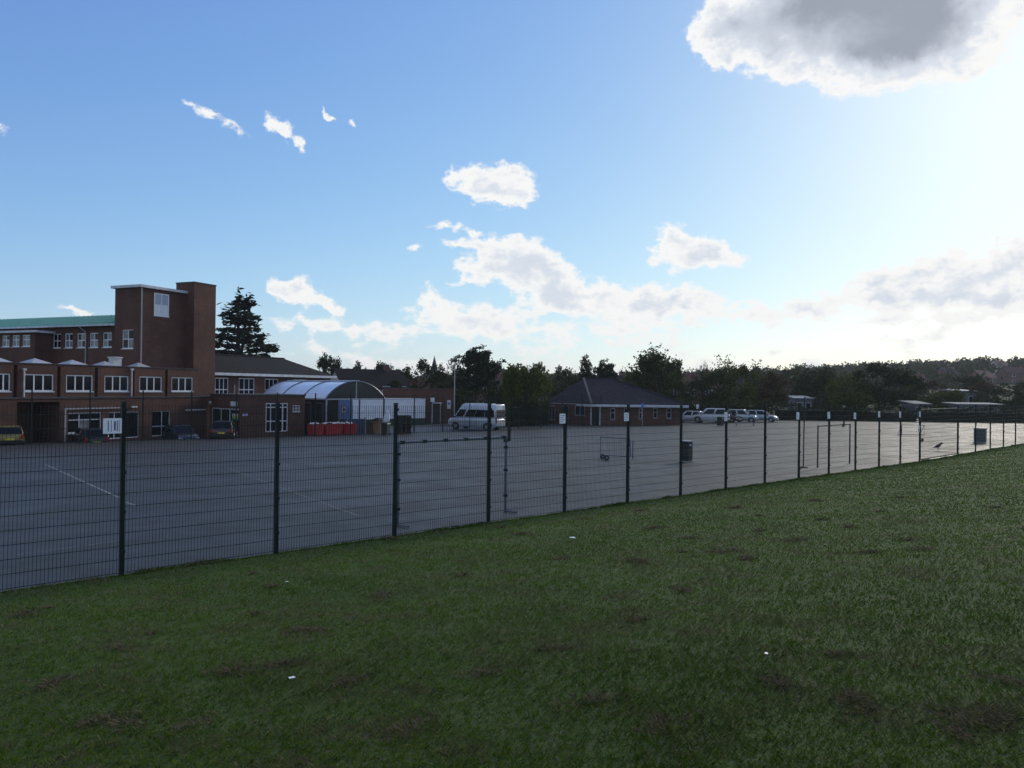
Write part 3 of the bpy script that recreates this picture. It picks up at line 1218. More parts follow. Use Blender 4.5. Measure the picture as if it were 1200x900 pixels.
window(entr, (0, 0, 0), XA, YA, sw, 2, (.5, .5), fr=.05, bar=.04, rec=.03, glass=GLASS_PALE)
DG = mat('dark_green_glass', (.010, .022, .018), rough=.08, var=.2)
window(entr, (0, 0, 0), YA, XA, ed, 3, (1.0,), fr=.1, bar=.12, rec=.05, glass=DG, sill=False, name='door')
SIGNW = mat('sign_white', (.7, .68, .7), rough=.5, var=.05)


def wall_sign(parent, o, e1, nin, r, m, name='sign'):
    mb = MB()
    mb.obox(Vector(o) + e1 * r[0] + ZA * r[2] - nin * .03, e1 * (r[1] - r[0]), nin * .025, ZA * (r[3] - r[2]))
    return mb.build(name, m, parent)


def exr(a, b, ya, yb):
    u, v = sorted([EB.fx(p, (ya + yb) / 2, 0)[0] for p in (a, b)])
    return (u, v, EB.fx((a + b) / 2, yb, 0)[1], EB.fx((a + b) / 2, ya, 0)[1])


wall_sign(entr, (0, 0, 0), YA, XA, exr(270.5, 278.2, 470.5, 476.2), SIGNW)
s2 = wall_sign(entr, (0, 0, 0), YA, XA, exr(272.6, 279, 484.6, 486.6), SIGNW)
wall_sign(entr, (0, 0, 0), YA, XA, exr(272.6, 279, 486.7, 489.6), mat('sign_yellow', (.55, .5, .12), var=.1), 'sign')
wall_sign(entr, (0, 0, 0), YA, XA, exr(272.6, 279, 489.7, 492), mat('sign_green', (.05, .3, .2), var=.1), 'sign')
wall_sign(entr, (0, 0, 0), XA, YA, (EB.fy(284, 486, 0)[0], EB.fy(290.6, 486, 0)[0], EB.fy(287, 487.4, 0)[1], EB.fy(287, 484.3, 0)[1]), mat('sign_lilac', (.5, .45, .6), var=.1))

# ------------------------------------------------------------------ barrel canopy
pg = at_depth(382, 467, 69.0)
CN = Fr((pg.x, pg.y, 0), ANG)
can = thing('barrel_canopy', 'arched canopy with translucent blue white roof sheets and dark ribs', 'canopy', CN.o, ANG)
zS = CN.fy(382, 467, 0)[1]
span = CN.fy(450.5, 466, 0)[0]
rise = CN.fy(415, 447.2, 0)[1] - zS
clen = CN.fx(306, 463, 0)[0]
SHEET = mat('translucent_sheet', (.66, .74, .86), rough=.22, var=.07, scale=1.0, spec=.6)
RIB = mat('grey_blue_rib', (.10, .12, .15), rough=.4, var=.1)
GABLE = mat('smoked_gable_sheet', (.022, .025, .028), rough=.25, var=.2)
Rr = (span * span / 4 + rise * rise) / (2 * rise)
NA = 16
th0 = math.asin(span / 2 / Rr)
arc = [(span / 2 + Rr * math.sin(-th0 + 2 * th0 * i / NA), zS + rise - Rr + Rr * math.cos(-th0 + 2 * th0 * i / NA)) for i in range(NA + 1)]
nb = 3
for b in range(nb):
    ya, yb = clen * b / nb + .06, clen * (b + 1) / nb - .06
    mb = MB()
    for i in range(NA):
        (x0, z0), (x1, z1) = arc[i], arc[i + 1]
        mb.quad((x0, ya, z0), (x0, yb, z0), (x1, yb, z1), (x1, ya, z1))
    mb.build('roof_sheet', SHEET, can)
for b in range(nb + 1):
    y = clen * b / nb
    mb = MB()
    for i in range(NA):
        (x0, z0), (x1, z1) = arc[i], arc[i + 1]
        mb.tube((x0, y, z0 + .02), (x1, y, z1 + .02), .07, n=6)
    mb.build('rib', RIB, can)
    for x in (0.05, span - .05):
        MB().box(x - .06, x + .06, y - .06, y + .06, ZG + .3, zS).build('leg', PIPE if x < 1 else RIB, can)
MB().box(span / 2 - .35, span / 2 + .35, .07, clen - .07, zS + rise + .03, zS + rise + .12).build('ridge_vent', mat('pale_ridge', (.6, .66, .74), rough=.3, var=.05), can)
mb = MB()
mid = (span / 2, .02, zS)
for i in range(NA):
    (x0, z0), (x1, z1) = arc[i], arc[i + 1]
    mb.quad((x0, .02, zS - .001), (x1, .02, zS - .001), (x1, .02, z1), (x0, .02, z0))
gb = mb.build('gable', GABLE, can)
MB().box(span / 2 - .05, span / 2 + .05, -.05, .015, zS, zS + rise - .02).build('mullion', PIPE, gb)
MB().box(0, span, -.06, .06, zS - .12, zS - .01).build('gable_rail', PIPE, gb)
MB().box(-.06, .06, .1, clen, zS - .12, zS - .01).build('eaves_rail', PIPE, can)
# dark glazed side under the canopy
for (ya, yb) in ((.15, 2.2), (2.3, 4.4), (4.5, 7.0)):
    f = MB().box(.02, .08, ya, yb, ZG + .4, zS - .13).build('side_panel', mat('dark_side_panel', (.016, .019, .021), rough=.12, var=.2), can)
    mb = MB()
    mb.box(-.03, .018, ya + .3, ya + .38, ZG + .4, zS - .4)
    mb.box(-.03, .018, yb - .5, yb - .42, ZG + .4, zS - .4)
    mb.box(-.03, .018, ya + .38, yb - .5, zS - .48, zS - .4)
    mb.build('frame', RIB, f)
MB().box(.1, 1.4, .2, .26, ZG + .4, zS - .14).build('side_panel', MATS['dark_side_panel'], can)

# ------------------------------------------------------------------ white portable cabin
pg = at_depth(413.3, 480, 88.0)
CB = Fr((pg.x, pg.y, 0), ANG)
cabin = thing('portable_cabin', 'long white portable cabin standing beyond the arched canopy', 'cabin', CB.o, ANG)
zct = CB.fy(430, 467.2, 0)[1]
cL = CB.fy(498.5, 478, 0)[0]
cW = CB.fx(394.5, 480, 0)[0]
zcb = CB.fy(470, 490.6, 0)[1]
CABW = mat('cabin_white', (.87, .88, .89), rough=.5, var=.06, scale=1.5)
CAB_SHADE = mat('cabin_end_shade', (.20, .36, .66), rough=.5, var=.06, scale=1.5)  # end wall of the white cabin, its bluish shade put into the colour
mb = MB()
npan = 7
for i in range(npan):
    x0, x1 = cL * i / npan + .012, cL * (i + 1) / npan - .012
    MB().box(x0, x1, 0, .05, zcb, zct - .08).build('wall_panel', CABW, cabin)
MB().box(.03, cL - .03, .052, cW, zcb + .01, zct - .09).build('body', CABW, cabin)
MB().box(-.03, .028, .06, cW - .02, zcb, zct - .08).build('end_wall', CAB_SHADE, cabin)
MB().box(-.06, cL + .06, -.06, cW + .06, zct - .078, zct).build('roof', mat('cabin_roof', (.5, .52, .55), rough=.6), cabin)
wall_sign(cabin, (-.03, 0, 0), YA, XA, (cW * .38, cW * .62, zct - 1.7, zct - .95), SIGNW)
MB().box(-.066, -.0605, cW * .43, cW * .57, zct - 1.45, zct - 1.15).build('sign_print', INK, cabin)
for x in (.3, cL / 2, cL - .5):
    MB().box(x, x + .3, .2, cW - .2, zcb - 1.6, zcb - .003).build('skid', BLACKP, cabin)
MB().box(0, cL, .12, .18, zcb - .8, zcb - .01).build('skirt', mat('green_skirt', (.03, .08, .05), var=.2), cabin)

# ------------------------------------------------------------------ low red brick store beside the minibus
pg = at_depth(486, 480, 98.0)
RBk = Fr((pg.x, pg.y, 0), ANG - .55)
store = thing('brick_store', 'low flat red brick store with dark doorway behind the minibus', 'building', RBk.o, RBk.ang)
zrt = RBk.fy(500, 456.5, 0)[1]
rxe = RBk.fy(533, 470, 0)[0]
rxs = RBk.fy(452, 460, 0)[0]
dr_ = (RBk.fy(507, 480, 0)[0], RBk.fy(515.6, 480, 0)[0], ZG, RBk.fy(511, 473, 0)[1])
mb = MB()
wall(mb, (0, 0, 0), XA, YA, rxs, rxe, ZG, zrt, [dr_], reveal=.2)
mb.quad((rxe, 0, ZG), (rxe, 6, ZG), (rxe, 6, zrt), (rxe, 0, zrt))
mb.quad((rxs, 0, ZG), (rxs, 0, zrt), (rxs, 6, zrt), (rxs, 6, ZG))
mb.build('wall', BRICK2, store)
MB().box(rxs - .05, rxe + .1, -.1, 6, zrt, zrt + .12).build('flat_roof', TILE_RED, store)
MB().box(dr_[0], dr_[1], .15, .2, ZG, dr_[3]).build('door', mat('brown_door', (.06, .045, .035), var=.2), store)
MB().box(dr_[0] - .12, dr_[0] - .01, -.05, .02, ZG, dr_[3]).build('door_frame', OFFWHITE, store)
MB().box(dr_[1] + .01, dr_[1] + .12, -.05, .02, ZG, dr_[3]).build('door_frame', OFFWHITE, store)
MB().box(dr_[0] - .1, dr_[1] + .2, -.5, -.003, dr_[3] + .02, dr_[3] + .16).build('porch', OFFWHITE, store)
zz = RBk.fy(506, 471, 0)[1]
MB().box(dr_[0] - .3, dr_[0] + .2, -.4, -.003, zz, zz + .55).build('air_conditioner', WHITE, store, bevel=.03)
sg = (RBk.fy(524, 475, 0)[0], RBk.fy(528.2, 475, 0)[0], RBk.fy(526, 479, 0)[1], RBk.fy(526, 469, 0)[1])
wall_sign(store, (0, 0, 0), XA, YA, sg, SIGNW)
wall_sign(store, (0, -.03, 0), XA, YA, (sg[0] + .08, sg[1] - .08, sg[2] + .5, sg[3] - .3), mat('sign_blue', (.08, .22, .55), var=.1), 'sign_print')

# ------------------------------------------------------------------ hipped pavilion
DULLW = mat('dull_white_paint', (.30, .30, .31), rough=.6, var=.15)
pg = at_depth(691, 480, 91.0)
PV = Fr((pg.x, pg.y, 0), .06)
pav = thing('hipped_pavilion', 'single storey brick pavilion with a dark hipped roof and white fascia', 'building', PV.o, PV.ang)
zpe = PV.fy(740, 474.6, 0)[1]
pxe = PV.fy(799, 480, 0)[0]
ZPG = gz(pg.x, pg.y) - .4
PD = 14.0
ANGL = math.radians(128)
# left wall runs back to the left
pl = Vector((math.cos(ANGL), math.sin(ANGL), 0))
nl = Vector((math.sin(ANGL), -math.cos(ANGL), 0))
r0 = PV.loc(px_plane(638, 480, PV.o, PV.n * math.cos(ANGL - math.pi / 2) + PV.e * math.sin(ANGL - math.pi / 2) if False else (PV.e * nl.x + PV.n * nl.y)))
LL = r0.length if abs(r0.z) < 1 else Vector((r0.x, r0.y, 0)).length
fz = lambda py: PV.fy(740, py, 0)[1]
rects = [(PV.fy(a, 490, 0)[0], PV.fy(b, 490, 0)[0], fz(c), fz(d)) for a, b, c, d in
         ((715, 721, 492, 478.5), (731, 736, 491, 478.5), (748.5, 752.5, 491, 478.5), (765.5, 770.5, 490, 478), (781, 787, 490, 478))]
dpv = (PV.fy(693.5, 490, 0)[0], PV.fy(700.5, 490, 0)[0], ZPG, fz(480.5))
lr = []
for a, b, c, d in ((.12, .26, 495, 477), (.42, .56, 492, 477), (.70, .92, 488, 476)):
    lr.append((LL * (1 - b), LL * (1 - a), fz(c), fz(d)))
mb = MB()
wall(mb, (0, 0, 0), XA, YA, 0, pxe, ZPG, zpe, rects + [dpv], reveal=.12)
wall(mb, (0, 0, 0), pl, -nl, 0, LL, ZPG, zpe, lr, reveal=.12)
bk = pl * LL
mb.quad((pxe, 0, ZPG), (pxe, PD, ZPG), (pxe, PD, zpe), (pxe, 0, zpe))
mb.quad((pxe, PD, ZPG), tuple(bk + Vector((0, 0, ZPG))), tuple(bk + Vector((0, 0, zpe))), (pxe, PD, zpe))
mb.build('wall', BRICK2, pav)
for r in rects:
    window(pav, (0, 0, 0), XA, YA, r, 1, (.62, .38), fr=.1, bar=.08, rec=.04, frame=DULLW)
for r in lr:
    window(pav, (0, 0, 0), pl, -nl, r, 2, (1.0,), fr=.1, bar=.1, rec=.04, frame=DULLW)
MB().box(dpv[0], dpv[1], .12, .18, ZPG, dpv[3]).build('door', mat('dark_door', (.015, .015, .016), var=.3), pav)
c0, c1, c2 = Vector((-.2, -.75, 0)), Vector((pxe + .6, -.75, 0)), Vector((pxe + .6, PD, 0))
c3 = bk + pl * .6 - nl * -.5
c0 = Vector((-.25, -.7, 0)) + nl * .5
ze = zpe + .05
q1 = PV.fy(684, 443.6, 5.5)
q2 = PV.fy(716, 443.6, 5.5)
R0 = Vector((q1[0], 5.5, q1[1]))
R1 = Vector((q2[0], 5.5, q1[1]))
E = lambda v, dz=0: Vector((v.x, v.y, ze + dz))
mb = MB()
mb.quad(E(c0), E(c1), R1, R0)
mb.quad(E(c1), E(c2), R1)
mb.quad(E(c2), E(c3), R0, R1)
mb.quad(E(c3), E(c0), R0)
mb.quad(E(c0), E(c3), E(c2), E(c1))
rf = mb.build('roof', TILE2, pav)
MB().tube(R0, R1, .13, n=6).build('ridge', TILE2, rf)
MB().tube(E(c0, .05), R0 + Vector((0, 0, .02)), .16, n=6).build('hip_tiles', mat('pale_hip_tiles', (.10, .095, .09), rough=.8), rf)
MB().tube(E(c1, .05), R1 + Vector((0, 0, .02)), .12, n=6).build('hip_tiles', TILE2, rf)
mb = MB()
for a, b in ((c0, c1), (c3, c0)):
    d = (E(b) - E(a))
    n_ = Vector((d.y, -d.x, 0)).normalized() * .06
    mb.obox(E(a, -.30), d, n_, (0, 0, .29))
mb.build('fascia', OFFWHITE, pav)
for px in (683.5,):
    x = PV.fy(px, 490, 0)[0]
pipe(pav, (.15, -.1, ZPG), (.15, -.1, ze - .3), .09, OFFWHITE)
pipe(pav, (dpv[1] + .25, -.1, ZPG), (dpv[1] + .25, -.1, ze - .3), .09, OFFWHITE)
for px, py, m in ((670, 480, 'sign_blue'),):
    wall_sign(pav, (0, 0, 0), pl, -nl, (LL * .33, LL * .4, fz(483), fz(477)), MATS[m])

# ------------------------------------------------------------------ vehicles
def paint(name, col, metal=.15):
    return mat(name, col, rough=.28, var=.05, scale=2, spec=.5, coat=.5, metal=metal)


CARGLASS = mat('car_glass', (.012, .013, .015), rough=.06, var=.1, spec=.2)
LAMP_RED = mat('red_lamp', (.35, .02, .02), rough=.2, var=.1)
LAMP_CLR = mat('clear_lamp', (.6, .62, .64), rough=.12, var=.1)
PLATE_Y = mat('yellow_plate', (.60, .46, .04), rough=.4, var=.05)
PLATE_W = mat('white_plate', (.75, .75, .73), rough=.4, var=.05)
ALLOY = mat('alloy_rim', (.32, .33, .34), rough=.35, metal=.7, var=.15)


def car(name, label, cat, loc, yaw, L, W, H, pm, group, belt=.60, bonnet=.24, screen=.16, tail=.03, rear_rake=.10, wr=.78, wheel=.31, van=False, cut=None):
    t = thing(name, label, cat, loc, yaw, group)
    h = W / 2
    zb = H * belt
    lo = .24 if not van else .30
    xf, xr = L / 2, -L / 2
    cowl = xf - L * bonnet
    hood = zb * (.80 if not van else .86)

    def ring(x, w, z0, z1):
        return [(x, -w * .90, z0), (x, -w, z0 + (z1 - z0) * .28), (x, -w, z0 + (z1 - z0) * .72), (x, -w * .93, z1),
                (x, w * .93, z1), (x, w, z0 + (z1 - z0) * .72), (x, w, z0 + (z1 - z0) * .28), (x, w * .90, z0)]
    mb = MB()
    mb.loft([ring(xr, h * .84, lo + .12, zb * .90), ring(xr + .10, h * .95, lo + .02, zb * .985), ring(xr + .45, h, lo, zb),
             ring(0, h, lo, zb), ring(cowl, h * .99, lo, zb), ring(xf - L * bonnet * .35, h * .97, lo, (zb + hood) / 2),
             ring(xf - .12, h * .93, lo + .02, hood * .93), ring(xf, h * .80, lo + .10, hood * .74)])
    wb, wt = h * .93, h * wr
    xf0, xr0 = cowl + .05, xr + tail * L
    xf1, xr1 = cowl - L * screen, xr + (tail + rear_rake) * L
    zr = H
    P = lambda u, v, sd: (Vector((xr0 + (xf0 - xr0) * u, sd * wb, zb - .01)).lerp(Vector((xr1 + (xf1 - xr1) * u, sd * wt, zr)), v))
    rings = []
    for v, k in ((0, 1), (.5, 1), (.88, .995), (1, .9)):
        q = [P(0, v, -1), P(.33, v, -1), P(.66, v, -1), P(1, v, -1), P(1, v, 1), P(.66, v, 1), P(.33, v, 1), P(0, v, 1)]
        rings.append([(a.x, a.y * k, a.z) for a in q])
    mb.loft(rings)
    body = mb.build('body', pm, t, bevel=.035, fix=True)
    body.data.polygons.foreach_set('use_smooth', [True] * len(body.data.polygons))
    # glass
    us = ((.10, .48), (.52, .90)) if not van else ((.05, .275), (.282, .51), (.517, .745), (.79, .97))
    v0, v1 = (.10, .86) if not van else (.08, .60)
    for sd in (-1, 1):
        for (a, b) in us:
            n = Vector((0, sd * .012, .004))
            q = [P(a, v0, sd) + n, P(b, v0, sd) + n, P(b - (.03 if not van else .002), v1, sd) + n, P(a + (.02 if not van else .002), v1, sd) + n]
            b_ = [p - n * 1.5 for p in q]
            MB().loft([b_, q]).build('side_window', CARGLASS, t, fix=True)
    for (u, nx, nm, va, vb) in ((1, .02, 'windscreen', .05, .92 if not van else .66), (0, -.02, 'rear_window', .12 if not van else .08, .90 if not van else .60)):
        n = Vector((nx, 0, .01))
        q = []
        for (v, k) in ((va, .90), (vb, .92)):
            q.append([P(u, v, -1) * 1, P(u, v, 1) * 1])
            for p in q[-1]:
                p.y *= k
        pts = [q[0][0] + n, q[0][1] + n, q[1][1] + n, q[1][0] + n]
        MB().loft([[p - n * 1.4 for p in pts], pts]).build(nm, CARGLASS, t, fix=True)
    # wheels
    r = wheel
    for wx in (xf - L * .18, xr + L * .185):
        for sd in (-1, 1):
            y = sd * (h - .09)
            wobj = MB().tube((wx, y - .11 * sd, r), (wx, y + .11 * sd, r), r, n=20).build('wheel', RUBBER, t)
            MB().tube((wx, y + .111 * sd, r), (wx, y + .125 * sd, r), r * .62, r * .56, n=14).build('rim', ALLOY, wobj)
            mb = MB()
            for i in range(9):
                a0, a1 = math.pi * i / 9, math.pi * (i + 1) / 9
                R1, R2 = r + .02, r + .09
                ys = sd * (h + .004)
                mb.loft([[(wx + R1 * math.cos(a), yy, r + R1 * math.sin(a)), (wx + R2 * math.cos(a), yy, r + R2 * math.sin(a)), (wx + R2 * math.cos(a), yy - .03 * sd, r + R2 * math.sin(a)), (wx + R1 * math.cos(a), yy - .03 * sd, r + R1 * math.sin(a))] for a in (a0, a1) for yy in (ys,)])
            mb.build('wheel_arch', BLACKP, t)
    # lamps, plates, bumpers, mirrors
    for sd in (-1, 1):
        MB().box(xf - .16, xf - .02, sd * h * .72 - .15, sd * h * .72 + .15, hood * .66, hood * .84).build('headlight', LAMP_CLR, t, bevel=.03)
        if van:
            MB().box(xr - .012, xr + .12, sd * h * .86 - .07, sd * h * .86 + .07, zb * .62, zb * 1.05).build('tail_light', LAMP_RED, t, bevel=.02)
        else:
            MB().box(xr - .012, xr + .16, sd * h * .79 - .10, sd * h * .79 + .10, zb * .68, zb * .98).build('tail_light', LAMP_RED, t, bevel=.03)
        MB().box(cowl - .25, cowl - .08, sd * (h + .09) - .10, sd * (h + .09) + .10, zb + .0, zb + .15).build('mirror', BLACKP, t, bevel=.03)
    MB().box(xr - .022, xr + .03, -.26, .26, zb * .58, zb * .58 + .12).build('number_plate', PLATE_Y, t)
    MB().box(xf - .03, xf + .022, -.26, .26, lo + .16, lo + .28).build('number_plate', PLATE_W, t)
    MB().box(xr - .05, xr + .12, -h * .86, h * .86, lo + .02, lo + .2).build('bumper', BLACKP, t, bevel=.03)
    MB().box(xf - .12, xf + .04, -h * .78, h * .78, lo + .0, lo + .15).build('bumper', BLACKP, t, bevel=.03)
    return t


def gpos(px, Y):
    p = on_ground(px, Y)
    return (p.x, p.y, p.z)


NOSEIN = math.atan2(SB.n.y, SB.n.x)
G1 = 'cars parked against the school'
car('parked_car', 'black hatchback parked nose in below the ground floor school window', 'car', gpos(105, 54.5), math.radians(133), 4.0, 1.72, 1.46, paint('black_paint', (.012, .012, .014)), G1, tail=.02, rear_rake=.10)
car('parked_car', 'dark blue car parked nose out by the white school door', 'car', gpos(211, 61.5), math.radians(313), 4.2, 1.76, 1.52, paint('dark_blue_paint', (.016, .022, .04)), G1)
car('parked_car', 'black car with red tail lights parked outside the glazed entrance', 'car', gpos(263, 60.2), math.radians(105), 3.9, 1.7, 1.42, paint('black_paint', (.012, .012, .014)), G1)
car('parked_car', 'yellow hatchback beside the dark recessed porch of the school', 'car', gpos(10, 50.2), math.radians(127), 3.6, 1.6, 1.30, paint('yellow_paint', (.22, .17, .03), metal=0), G1)

PW = paint('white_paint', (.60, .62, .64), metal=0)
PS = paint('silver_paint', (.42, .45, .48), metal=.5)
PS2 = paint('pale_blue_silver_paint', (.40, .45, .50), metal=.4)
G2 = 'pale cars parked by the pavilion'
car('parked_car', 'white hatchback with red tail lamp next to the pavilion wall', 'car', gpos(809, 101), math.pi - .5, 3.9, 1.7, 1.5, PW, G2)
car('parked_car', 'large white off roader beside the white hatchback', 'car', gpos(833, 99), math.pi - .42, 4.7, 1.9, 1.86, PW, G2, belt=.58, tail=.01, rear_rake=.03, wr=.84, wheel=.38)
car('parked_car', 'dark hatchback squeezed between the off roader and silver car', 'car', gpos(853, 101), -.9, 3.9, 1.7, 1.48, paint('charcoal_paint', (.02, .02, .022)), G2)
car('parked_car', 'silver people carrier with a sloping windscreen beside the dark hatchback', 'car', gpos(869, 101), -.45, 4.3, 1.78, 1.66, PS, G2, screen=.2, bonnet=.2)
car('parked_car', 'pale silver saloon at the end of the car row by the hedge', 'car', gpos(892, 102), -.45, 4.3, 1.76, 1.54, PS2, G2)

bus_yaw = math.atan2(.50, -.86)
bus = car('minibus', 'silver high roof minibus with dark side windows parked before the red brick store', 'minibus', gpos(558.5, 78.5), bus_yaw, 5.9, 2.05, 2.62, paint('minibus_silver', (.50, .53, .57), metal=.3), None,
          belt=.47, bonnet=.14, screen=.17, tail=.004, rear_rake=.012, wr=.86, wheel=.36, van=True)
MB().box(-2.0, 1.1, -.55, .55, 2.60, 2.68).build('roof_pod', mat('roof_pod_white', (.6, .62, .64), rough=.4), bus, bevel=.03)

# ------------------------------------------------------------------ bins
BIN = mat('black_bin', (.010, .011, .011), rough=.4, var=.3)
LID = mat('grey_bin_top', (.38, .39, .40), rough=.5, var=.15)


def litter_bin(label, px, Y, H=.98, W=.42, m=None, group='litter bins on the playground'):
    m = m or BIN
    t = thing('litter_bin', label, 'bin', gpos(px, Y), ANG + .1, group)
    h = W / 2
    b = MB()
    b.box(-h, h, -h, h, .06, H * .70)
    b.box(-h, -h + .06, -h, h, H * .70, H * .90)
    b.box(h - .06, h, -h, h, H * .70, H * .90)
    b.box(-h + .06, h - .06, h - .06, h, H * .70, H * .90)
    b.box(-h, h, -h, h, H * .90, H * .97)
    b.build('body', m, t)
    MB().box(-h - .02, h + .02, -h - .02, h + .02, H * .972, H + .02).build('top', LID, t, bevel=.015)
    MB().box(-h - .05, h + .05, -h - .05, h + .05, 0, .058).build('base_plate', STEEL, t)
    for z in (H * .32, H * .56):
        MB().box(-h - .008, h + .008, -h - .008, h + .008, z, z + .015).build('band', mat('bin_band', (.10, .10, .10), rough=.4), t)
    MB().box(-h * .45, h * .3, -h - .006, -h - .001, H * .76, H * .86).build('label_plate', PAPER, t)
    return t


litter_bin('black litter bin with pale top standing alone on the playground', 805, 36.0)
litter_bin('black litter bin standing in front of the row of white cars', 844.5, 87.0, H=1.05, W=.55)
litter_bin('grey green litter bin standing behind the fence past the gate', 1149, 52.0, W=.66, m=mat('grey_green_bin', (.10, .14, .14), rough=.5, var=.15))

# ------------------------------------------------------------------ sports furniture
GOALP = mat('blue_grey_tube', (.09, .12, .15), rough=.5, var=.2)
GOALD = mat('dark_goal_tube', (.022, .026, .03), rough=.5, var=.2)


def goal(label, pxa, pxb, d, h, m, board_at, clips=True):
    pa = px_plane(pxa, 560, P0 + ND * d, ND)
    pb = px_plane(pxb, 560, P0 + ND * d, ND)
    sa, sb = (pa - P0).dot(SD), (pb - P0).dot(SD)
    o = sdz(sa, d)
    t = thing('goal_frame', label, 'goal', o, ANG, 'small goals on the playground')
    L = sb - sa
    zb = sdz(sb, d).z - o.z
    MB().tube((0, 0, -.05), (0, 0, h), .03, n=10).build('post', m, t)
    MB().tube((L, 0, zb - .05), (L, 0, h), .03, n=10).build('post', m, t)
    MB().tube((-.03, 0, h), (L + .03, 0, h), .03, n=10).build('crossbar', m, t)
    if clips:
        MB().tube((0, 0, .02), (0, -.4, .03), .022, n=8).build('ground_bar', m, t)
        MB().tube((L, 0, zb + .02), (L, -.4, zb + .03), .022, n=8).build('ground_bar', m, t)
        for i in range(6):
            x = L * (.03 + .94 * i / 5)
            MB().box(x - .05, x + .05, -.04, .04, h - .038, h + .038).build('clip', BLACKP, t)
        for x in (0, L):
            for z in (h - .25, h * .55, h * .2):
                MB().box(x - .038, x + .038, -.04, .04, z - .03, z + .03).build('clip', BLACKP, t)
    xb = L * board_at
    b = MB().obox((xb - .02, -.03, h - .1), (.05, 0, 0), (.0, .06, 0), (0, 0, .48)).build('upright', BLACKP, t)
    MB().box(xb - .16, xb - .02, -.02, .02, h - .12, h - .04).build('bracket', BLACKP, b)
    return t


goal('blue grey tube goal with black clips and a short black upright close behind the fence', 466.5, 592.5, 1.15, 1.80, GOALP, 1.03)
goal('dark thin goal frame with a short upright near the netball post', 958, 995.5, 1.9, 1.78, GOALD, .80, clips=False)

# netball post
b = on_ground(942.0, 33.0)
t = thing('netball_post', 'thin leaning netball post with a ring beside the dark goal', 'netball post', b, .4)
MB().tube((0, 0, 0), (.10, .05, 3.05), .025, n=8).build('pole', GOALD, t)
MB().tube((0, 0, 0), (0, 0, .04), .2, .18, n=16).build('base', GOALD, t)
mb = MB()
for i in range(14):
    a0, a1 = 2 * math.pi * i / 14, 2 * math.pi * (i + 1) / 14
    mb.tube((.10 + .34 + .19 * math.cos(a0), .05 + .19 * math.sin(a0), 3.0), (.10 + .34 + .19 * math.cos(a1), .05 + .19 * math.sin(a1), 3.0), .008, n=5)
mb.tube((.10, .05, 3.0), (.26, .05, 3.0), .01, n=6)
mb.build('ring', GOALD, t)

# small wheeled goal frame
b = on_ground(704, 37.5)
t = thing('wheeled_goal_frame', 'thin blue grey rebound frame on small wheels in the open playground', 'goal', b, .25)
mb = MB()
for p, q in (((0, 0, .2), (0, 0, 1.08)), ((0, 0, 1.08), (1.55, 0, 1.0)), ((1.55, 0, 1.0), (1.6, 0, .12)), ((0, 0, .2), (1.6, 0, .12)), ((0, 0, .2), (.1, -.6, .12))):
    mb.tube(p, q, .022, n=6)
mb.build('frame', GOALP, t)
mb = MB()
for i in range(12):
    x = .12 + i * .122
    mb.tube((x, 0, .2 - x * .05), (x, 0, 1.07 - x * .05), .004, n=4)
for i in range(6):
    z = .3 + i * .13
    mb.tube((.0, 0, z), (1.57, 0, z - .05), .004, n=4)
mb.build('net', GOALP, t)
for (x, y) in ((.1, -.6), (.12, .0)):
    w = MB().tube((x, y - .03, .13), (x, y + .03, .13), .13, n=14).build('wheel', GOALD, t)
    MB().tube((x, y - .034, .13), (x, y + .034, .13), .05, n=8).build('hub', STEEL, w)
MB().tube((1.75, .1, 0), (1.75, .1, .9), .025, n=8).build('stand', mat('blue_tube', (.06, .13, .24), rough=.4), t)

# low frame near the cars and far small goal
b = on_ground(862, 86.0)
t = thing('low_bench', 'low thin metal bench in front of the silver cars', 'bench', b, .05)
MB().box(0, 2.2, -.17, .17, .40, .44).build('seat', GOALP, t)
for x in (.12, 2.04):
    mb = MB()
    mb.box(x, x + .04, -.15, -.11, 0, .397)
    mb.box(x, x + .04, .11, .15, 0, .397)
    mb.box(x, x + .04, -.11, .11, .06, .10)
    mb.build('leg', GOALP, t)
b = on_ground(1057, 63.0)
t = thing('mini_goal', 'small thin wire goal frame standing beyond the gate', 'goal', b, .05)
mb = MB()
for p, q in (((0, 0, 0), (0, 0, .85)), ((0, 0, .85), (1.9, 0, .85)), ((1.9, 0, .85), (1.9, 0, 0)), ((0, 0, .03), (0, .6, .03)), ((1.9, 0, .03), (1.9, .6, .03)), ((0, .6, .03), (1.9, .6, .03)), ((0, 0, .85), (0, .6, .03)), ((1.9, 0, .85), (1.9, .6, .03))):
    mb.tube(p, q, .02, n=6)
mb.build('frame', GOALP, t)

